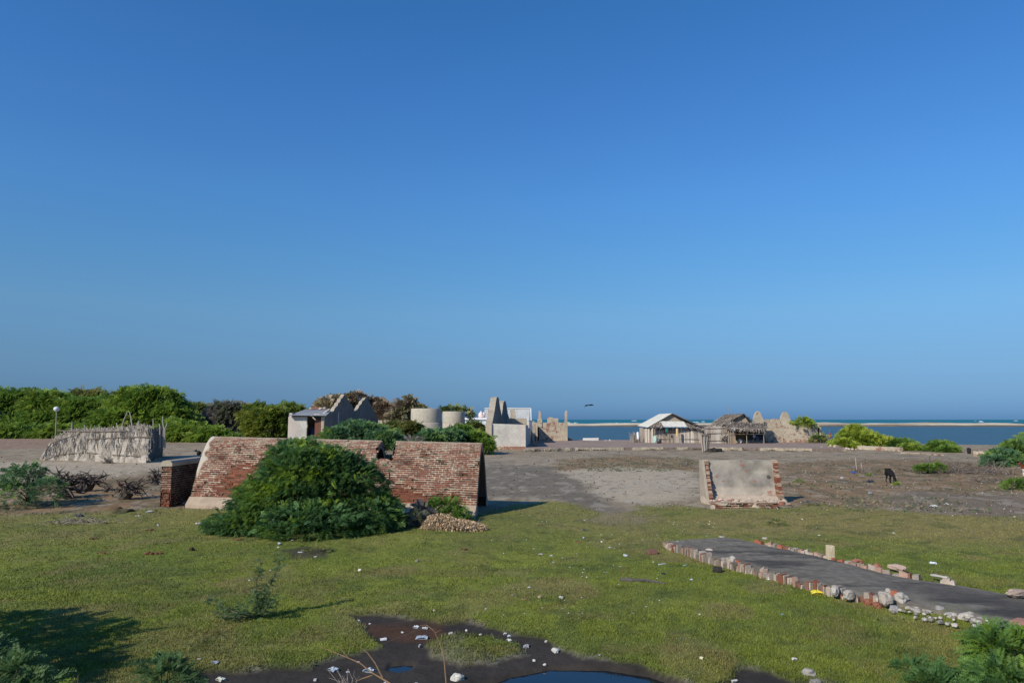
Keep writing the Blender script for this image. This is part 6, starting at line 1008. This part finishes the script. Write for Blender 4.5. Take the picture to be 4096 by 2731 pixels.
def litter(kind, px, py, w_px, c, lb=None, name=None, cat=None, h=None):
    global nlit; nlit += 1; g0 = G(px, py); z = zg(g0[0], g0[1]); p = np.array([g0[0], g0[1], z]); w_ = w_px/2/FPX*g0[1]; mb = MB()
    if kind == 'bag': crumple(mb, p, w_*.8, w_*.6, h or w_*.42, c*.75, nlit, 9)
    elif kind == 'scrap': crumple(mb, p, w_, w_*.8, h or w_*.4, c, nlit, 5)
    elif kind == 'rock': mb.rock(p+C(0, 0, w_*.3), (w_, w_*.8, h or w_*.65), c, seed=nlit)
    elif kind == 'dung':
        for q in range(7): mb.rock(p+C(random.gauss(0, w_*.45), random.gauss(0, w_*.35), w_*.1), w_*random.uniform(.2, .4), c*random.uniform(.7, 1.3), seed=q, sub=1)
    elif kind == 'strip': mb.box(p+C(0, 0, .02), (w_*2, w_*.5, .02), ax=[[math.cos(nlit), math.sin(nlit)*.6, .08], [-math.sin(nlit)*.6, math.cos(nlit), 0], [0, 0, 1]], col=c, jit=.01)
    elif kind == 'bottle':
        a = nlit*1.1; ax_ = C(math.cos(a), math.sin(a), 0); mb.tube([p+C(0, 0, .03)-ax_*w_, p+C(0, 0, .035)-ax_*w_*.9, p+C(0, 0, .035)+ax_*w_*.4, p+C(0, 0, .035)+ax_*w_*.65, p+C(0, 0, .035)+ax_*w_], .033, .028, 8, c); mb.tube([p+C(0, 0, .035)+ax_*w_, p+C(0, 0, .035)+ax_*w_*1.15], .014, .014, 6, WHT)
    nm = name or {'bag': 'plastic_bag', 'scrap': 'litter_scrap', 'rock': 'stone', 'dung': 'dung', 'strip': 'litter_scrap', 'bottle': 'bottle'}[kind]; mt = 'plastic' if kind in ('bag', 'scrap', 'bottle', 'strip') else 'concrete'
    o = mb.build(nm, M[mt], origin=tuple(p))
    if lb: tag(o, lb, cat or {'bag': 'plastic bag', 'scrap': 'litter', 'rock': 'stone', 'dung': 'dung', 'strip': 'litter', 'bottle': 'bottle'}[kind], {'rock': 'stones scattered in the mud and grass', 'dung': 'dung on the grass'}.get(kind, 'litter on grass and mud'))
    else: tag(o, {'scrap': 'tiny white scrap of litter on the grass', 'strip': 'tiny white scrap of litter on the grass', 'dung': 'small dry brown dung lump on the left grass', 'rock': 'small pale stone lying on the grass'}[kind], {'scrap': 'litter', 'strip': 'litter', 'dung': 'dung', 'rock': 'stone'}[kind], {'scrap': 'tiny litter scraps', 'strip': 'tiny litter scraps', 'dung': 'dung lumps on the left grass', 'rock': 'small stones on the grass'}[kind])
for a in [('rock', 1439, 2285, 17, C(.6, .58, .52), 'chalky white lump alone in the middle of the grass'), ('bottle', 1118, 2176, 22, C(.36, .4, .46), 'grey plastic bottle at the left end of the small wet patch'), ('scrap', 1170, 2160, 14, WHT, 'white scrap just above the small wet patch'), ('strip', 1200, 2208, 22, WHT, 'white strip lying in the small wet patch'),
  ('scrap', 1261, 2225, 13, WHT, 'white scrap on the lower rim of the small wet patch'), ('rock', 1114, 2188, 9, C(.55, .52, .48), 'pale pebble under the grey bottle'), ('bag', 1436, 2472, 22, C(.5, .53, .58), 'crumpled pale bag at the upper left corner of the mud'), ('scrap', 1479, 2482, 10, WHT, 'white scrap right of the bag at the mud corner'),
  ('bag', 1610, 2515, 16, C(.7, .7, .66), 'small white box shaped wrapper in the rusty mud', 'wrapper', 'wrapper'), ('bag', 1666, 2496, 30, C(.62, .64, .68), 'long white bag at the upper rim of the mud'), ('bag', 1700, 2500, 28, C(.55, .57, .58), 'crumpled pale rag right of the long white bag', 'rag', 'rag'), ('scrap', 1688, 2538, 48, C(.34, .38, .43), 'flat translucent plastic film in the middle of the mud', 'plastic_film', 'plastic film'),
  ('strip', 1533, 2544, 24, C(.6, .62, .66), 'thin white strip in the rusty mud'), ('strip', 1678, 2572, 24, C(.58, .56, .52), 'pale strip below the translucent film'), ('rock', 1803, 2536, 20, C(.42, .38, .34), 'pale stone at the left tip of the grass islet'), ('rock', 1866, 2507, 11, C(.52, .5, .47), 'small pale stone above the grass islet'), ('rock', 1923, 2523, 12, C(.48, .46, .43), 'small grey stone above the right half of the grass islet'),
  ('bag', 2021, 2517, 20, WHT, 'white bag right of the grass islet'), ('scrap', 2036, 2526, 18, C(.5, .53, .56), 'grey plastic beside the white bag right of the islet'), ('bag', 2036, 2552, 28, C(.66, .66, .64), 'white wrapper at the right end of the islet', 'wrapper', 'wrapper'), ('bag', 1335, 2663, 44, C(.44, .5, .58), 'silvery bag on the mud by the thin twigs'),
  ('bag', 1479, 2666, 52, C(.40, .46, .52), 'largest pale grey bag on the mud beside the slanting twig'), ('scrap', 1433, 2632, 11, WHT, 'white scrap above the largest grey bag'), ('scrap', 1392, 2669, 12, WHT, 'white scrap between the two grey bags'), ('rock', 1261, 2703, 16, C(.42, .39, .36), 'grey stone on the mud near the bottom edge'), ('rock', 1829, 2700, 46, C(.52, .49, .43), 'biggest pale stone on the mud left of the pool'),
  ('bag', 1664, 2718, 18, WHT, 'white plastic lump at the bottom edge of the mud'), ('bag', 1542, 2713, 18, C(.6, .6, .62), 'crumpled pale plastic where the twigs meet'), ('rock', 1736, 2438, 11, C(.5, .4, .36), 'pinkish stone on the grass above the mud'), ('scrap', 1943, 2430, 9, C(.6, .6, .58), 'pale scrap on the grass above the mud neck'),
  ('bag', 2337, 2120, 15, C(.02, .05, .20), 'blue shoe like scrap on the grass', 'blue_shoe', 'shoe'), ('bag', 2335, 2150, 17, WHT, 'crumpled white wrapper below the blue shoe', 'wrapper', 'wrapper'), ('dung', 2314, 2168, 32, RST, 'rust brown dung pile below the white wrapper'), ('scrap', 2205, 2221, 13, C(.6, .66, .68), 'white and bluish scrap left of the dung pile'), ('scrap', 2163, 2217, 17, C(.45, .4, .38), 'dull pinkish scrap on the left middle grass'),
  ('bottle', 2503, 2226, 28, C(.42, .46, .47), 'clear flattened bottle left of the loose brick'), ('scrap', 2442, 2189, 14, WHT, 'white scrap above the flattened bottle'), ('strip', 2649, 2259, 30, C(.55, .58, .66), 'long silvery strip below the loose brick'), ('scrap', 2740, 2261, 13, C(.42, .55, .62), 'pale blue scrap near the left kerb'), ('bag', 2766, 2319, 20, C(.75, .76, .76), 'bright white torn cup in the grass right of the centre', 'torn_cup', 'cup'),
  ('strip', 2653, 2298, 16, C(.03, .035, .05), 'dark blue strip on the grass'), ('rock', 2244, 2390, 18, C(.42, .42, .38), 'pale grey stone in the middle of the near grass'), ('rock', 2159, 2386, 16, C(.36, .26, .2), 'brownish stone left of the pale grey stone'), ('dung', 2098, 2394, 30, C(.22, .13, .08), 'row of brown crumbs left of the brownish stone'), ('scrap', 2117, 2350, 11, WHT, 'white scrap above the row of brown crumbs'),
  ('scrap', 2213, 2248, 9, C(.4, .6, .7), 'small light blue scrap on the grass'), ('rock', 2799, 2459, 11, C(.5, .47, .4), 'pale stone on the near grass right of centre'), ('strip', 2725, 2565, 10, C(.1, .5, .55), 'cyan thread of plastic on the near grass'), ('strip', 2806, 2641, 24, C(.62, .58, .4), 'cream stick like piece near the bottom right mud'), ('bag', 2398, 2622, 12, WHT, 'white scrap where the grass meets the right mud rim'),
  ('bag', 2396, 2666, 32, C(.58, .58, .58), 'white crumpled lump at the edge of the pool'), ('rock', 2179, 2643, 13, C(.58, .55, .5), 'white pebble on the mud above the pool'), ('rock', 2137, 2626, 14, C(.46, .44, .4), 'grey pebble left of the white pebble by the pool'), ('bag', 2105, 2571, 36, C(.40, .41, .42), 'grey plastic sheet on the mud below the white wrapper'), ('rock', 2222, 2593, 30, C(.42, .41, .38), 'broken grey lump on the right arm of the mud'),
  ('rock', 2185, 2552, 15, C(.4, .38, .34), 'dull stone on the upper mud rim'), ('strip', 2940, 2716, 26, C(.6, .58, .52), 'white bone like piece at the bottom right mud', 'bone', 'bone'), ('rock', 3270, 2388, 3, C(.6, .5, .1), 'yellow crumb under the yellow bag'), ('bag', 3270, 2376, 52, C(.75, .62, .03), 'bright yellow plastic bag beside the kerb'), ('bag', 3179, 2638, 28, C(.62, .6, .57), 'white stone like bag low on the right grass'),
  ('rock', 3236, 2696, 46, C(.30, .28, .25), 'upper of two grey rocks at the bottom right'), ('rock', 3262, 2722, 44, C(.24, .225, .2), 'lower of two grey rocks at the bottom right'), ('bag', 3311, 2728, 20, C(.5, .54, .58), 'pale bag at the bottom edge beside the rocks'), ('scrap', 3131, 2455, 13, C(.2, .4, .6), 'blue scrap on the right near grass'), ('scrap', 3732, 2258, 30, C(.7, .74, .76), 'flat white paper on the far right grass', 'paper', 'paper'),
  ('scrap', 3575, 2129, 11, WHT, 'white scrap on the olive grass beyond the path'), ('strip', 3512, 2481, 14, C(.02, .03, .05), 'dark strip below the kerb end'), ('scrap', 3074, 2323, 12, C(.75, .75, .74), 'white scrap at the foot of the kerb'), ('scrap', 3277, 2139, 12, C(.6, .58, .4), 'cream scrap on the grass beyond the path'), ('bag', 316, 2066, 40, C(.03, .032, .045), 'black rubber piece at the left edge of the grass'),
  ('strip', 631, 2102, 32, C(.5, .5, .48), 'pale foam strip on the left grass'), ('bag', 794, 2098, 30, C(.6, .6, .6), 'white bag scrap left of the big thorn bush'), ('scrap', 551, 2066, 14, WHT, 'white scrap right of the mossy mound'), ('scrap', 600, 2050, 24, C(.5, .5, .5), 'scattered pale plastic right of the mossy mound'), ('dung', 414, 2210, 34, RST), ('dung', 614, 2211, 55, RST), ('rock', 766, 2200, 26, C(.05, .035, .02), 'dark brown clod on the left grass'),
  ('dung', 958, 2157, 34, RST), ('dung', 603, 2120, 36, RST), ('dung', 379, 2157, 42, C(.10, .06, .03)), ('dung', 1858, 2200, 34, C(.09, .04, .025), 'dark red brown dung on the centre grass'), ('bag', 884, 2706, 46, C(.6, .6, .5), 'white and yellow wrapper on the mud near the leafy seedling', 'wrapper', 'wrapper'), ('scrap', 862, 2653, 30, C(.3, .31, .33), 'grey scrap at the left mud rim'), ('scrap', 797, 2641, 12, WHT, 'white scrap at the left mud rim'),
  ('bag', 738, 2012, 30, C(.6, .63, .66), 'white bag in the shade between the brick wall and the vault'), ('bag', 165, 1738, 22, C(.2, .05, .06), 'dark red cloth on the far left dirt', 'red_cloth', 'cloth'), ('scrap', 488, 1933, 16, C(.4, .05, .05), 'red scrap near the stumps'), ('scrap', 448, 1859, 10, C(.5, .2, .25), 'pink scrap below the enclosure'), ('scrap', 472, 1906, 13, WHT, 'white scrap between the enclosure and the stumps'),
  ('bag', 3414, 1893, 27, C(.02, .12, .5), 'bright blue bag beside the stick ring'), ('bag', 3481, 1927, 38, C(.018, .02, .03), 'black bin bag left of the black goat'), ('bag', 3734, 2028, 36, C(.6, .6, .58), 'crumpled white sheet on the grey mud right'), ('bag', 3788, 2018, 20, WHT, 'white lump right of the crumpled sheet'), ('rock', 3368, 1913, 14, C(.34, .34, .36), 'grey stone left of the black bag'), ('rock', 3481, 1976, 18, C(.24, .26, .28), 'bluish grey stone on the brown scrub'),
  ('rock', 1668, 2243, 14, C(.2, .19, .17), 'round grey pipe stub on the grass', 'pipe_stub', 'pipe'), ('bag', 1900, 2105, 40, C(.30, .33, .36), 'torn grey plastic on the straw heap'), ('scrap', 1880, 2115, 24, C(.4, .44, .48), 'bluish plastic on the straw heap'), ('strip', 2168, 2100, 22, C(.22, .05, .04), 'dark red strip on the middle grass'), ('scrap', 2280, 2268, 8, WHT, None)]:
    litter(a[0], a[1], a[2], a[3], a[4], *(a[5:]))
mb = MB(); p = G(2610, 2214, .0); mb.box(p+C(0, 0, .05), (.20, .11, .10), ax=[[.98, .17, 0], [-.17, .98, 0], [0, 0, 1]], col=C(.20, .10, .085), jit=.006); tag(mb.build('brick', M['brick'], origin=tuple(p)), 'single loose brick on the grass left of the path', 'brick')
mb = MB(); p = G(2565, 2330); mb.tube([p+C(-.42, .1, .03), p+C(-.2, 0, .06), p+C(.1, -.02, .05), p+C(.45, -.15, .02)], .05, .025, 7, C(.09, .08, .07), .012); mb.tube([p+C(-.1, 0, .05), p+C(-.3, .15, .08)], .02, .01, 5, C(.12, .1, .09)); tag(mb.build('driftwood', M['wood'], origin=tuple(p)), 'dark rotten branch lying on the middle of the grass', 'branch')
mb = MB(); p = G(2488, 2300); mb.tube([p, p+C(.0, 0, .12), p+C(.06, 0, .18), p+C(.13, 0, .14), p+C(.15, 0, .05)], .006, .006, 5, C(.2, .06, .04)); tag(mb.build('wire_hook', M['wood'], origin=tuple(p)), 'bent rusty wire sticking up above the rotten branch', 'wire')
rs = np.random.default_rng(5)
for q in range(80):
    px, py = (rs.uniform(1950, 2900), rs.uniform(2060, 2480)) if q < 62 else (rs.uniform(0, 4090), rs.uniform(2070, 2430))
    if 2640 < px and py > 2150: py = rs.uniform(2060, 2140)
    if 800 < px < 1950 and py < 2200: continue
    litter('scrap' if rs.random() < .75 else 'rock', px, py, rs.uniform(4, 7.5), [WHT, C(.6, .6, .56), C(.62, .62, .45)][int(rs.integers(0, 3))])
# crumbs of stone and shell strewn over the dirt, and low scrub
mb = MB(); x = []; 
for q in range(1700):
    r_ = rs.random(); px = rs.uniform(-200, 4300); py = rs.uniform(1800, 2040) if r_ < .55 else (rs.uniform(1840, 2000) if r_ < .8 else rs.uniform(2010, 2060))
    if r_ > .35: px = rs.uniform(3100, 4200) if rs.random() < .6 else rs.uniform(2000, 2800)
    g0 = G(px, py); s_ = rs.uniform(.4, 1.3)*.0010*g0[1]; c = [C(.34, .30, .25), C(.10, .08, .06), C(.46, .43, .38), C(.11, .09, .07), C(.13, .105, .08)][int(rs.integers(0, 5))]
    mb.add([g0+C(-s_, 0, 0), g0+C(s_, 0, 0), g0+C(0, s_, s_*1.2), g0+C(0, -s_, s_*.9)], [(0, 1, 3), (0, 3, 2), (3, 1, 2), (0, 2, 1)], c)
tag(mb.build('pebbles', M['plain']), 'pebbles, shells and crumbs strewn over the bare ground', 'pebbles', kind='stuff')
n = 7500; px = np.concatenate([rs.uniform(2230, 2790, n//3), rs.uniform(3120, 4300, n//2), rs.uniform(-100, 700, n-n//3-n//2)]); py = np.concatenate([rs.uniform(1830, 1885, n//3), rs.uniform(1850, 2050, n//2), rs.uniform(1890, 2060, n-n//3-n//2)])
pos = np.array([G(a, b) for a, b in zip(px, py)]); cl = fbm(pos[:, 0]*.7, pos[:, 1]*.35, 0, 3, 501); k = cl > .50; pos = pos[k]; cl = cl[k]; dr = rs.normal(0, 1, (len(pos), 3)); dr[:, 2] = abs(dr[:, 2])*.5+.15
hue = rs.random((len(pos), 1)); cols = np.where(hue < .45, C(.09, .095, .05), np.where(hue < .8, C(.20, .16, .10), C(.06, .10, .035)))
V, F, Cc = sprays(pos+C(0, 0, .01), dr, .07+.12*rs.random(len(pos)), cols, True); tag(np_obj('weeds', V, F, M['dry'], None, Cc), 'low dry weeds and sprigs on the bare scrub ground', 'weeds', kind='stuff')
for px, py, w_, pal, lb in ((2735, 1862, 30, GREYT, 'grey green tuft left of the remnant wall'), (3240, 2020, 60, GREYT, 'silvery green tuft right of the remnant wall'), (3195, 1930, 34, GREEN, 'small green tuft between the remnant wall and the black bag'), (3475, 1905, 26, GREEN, 'green tuft above the black bag'), (3590, 1940, 26, BRIGHT, 'bright green tuft under the goat nose'), (3510, 1888, 26, GREYT, 'dull green tuft behind the goat'), (1270, 2210, 90, OLV, 'weedy fringe above the small wet patch'), (3110, 2100, 70, OLV, 'dark low tuft on the olive grass')):
    g0 = G(px, py); r_ = w_/2/FPX*g0[1]; bush('grass_tuft', lb, (g0[0], g0[1], 0), [(g0[0], g0[1], r_*.18, r_, r_*.7, r_*.35)], 60, max(.12, r_*.4), pal, 'tuft', trunk=.008, nl=3, thr=.2)
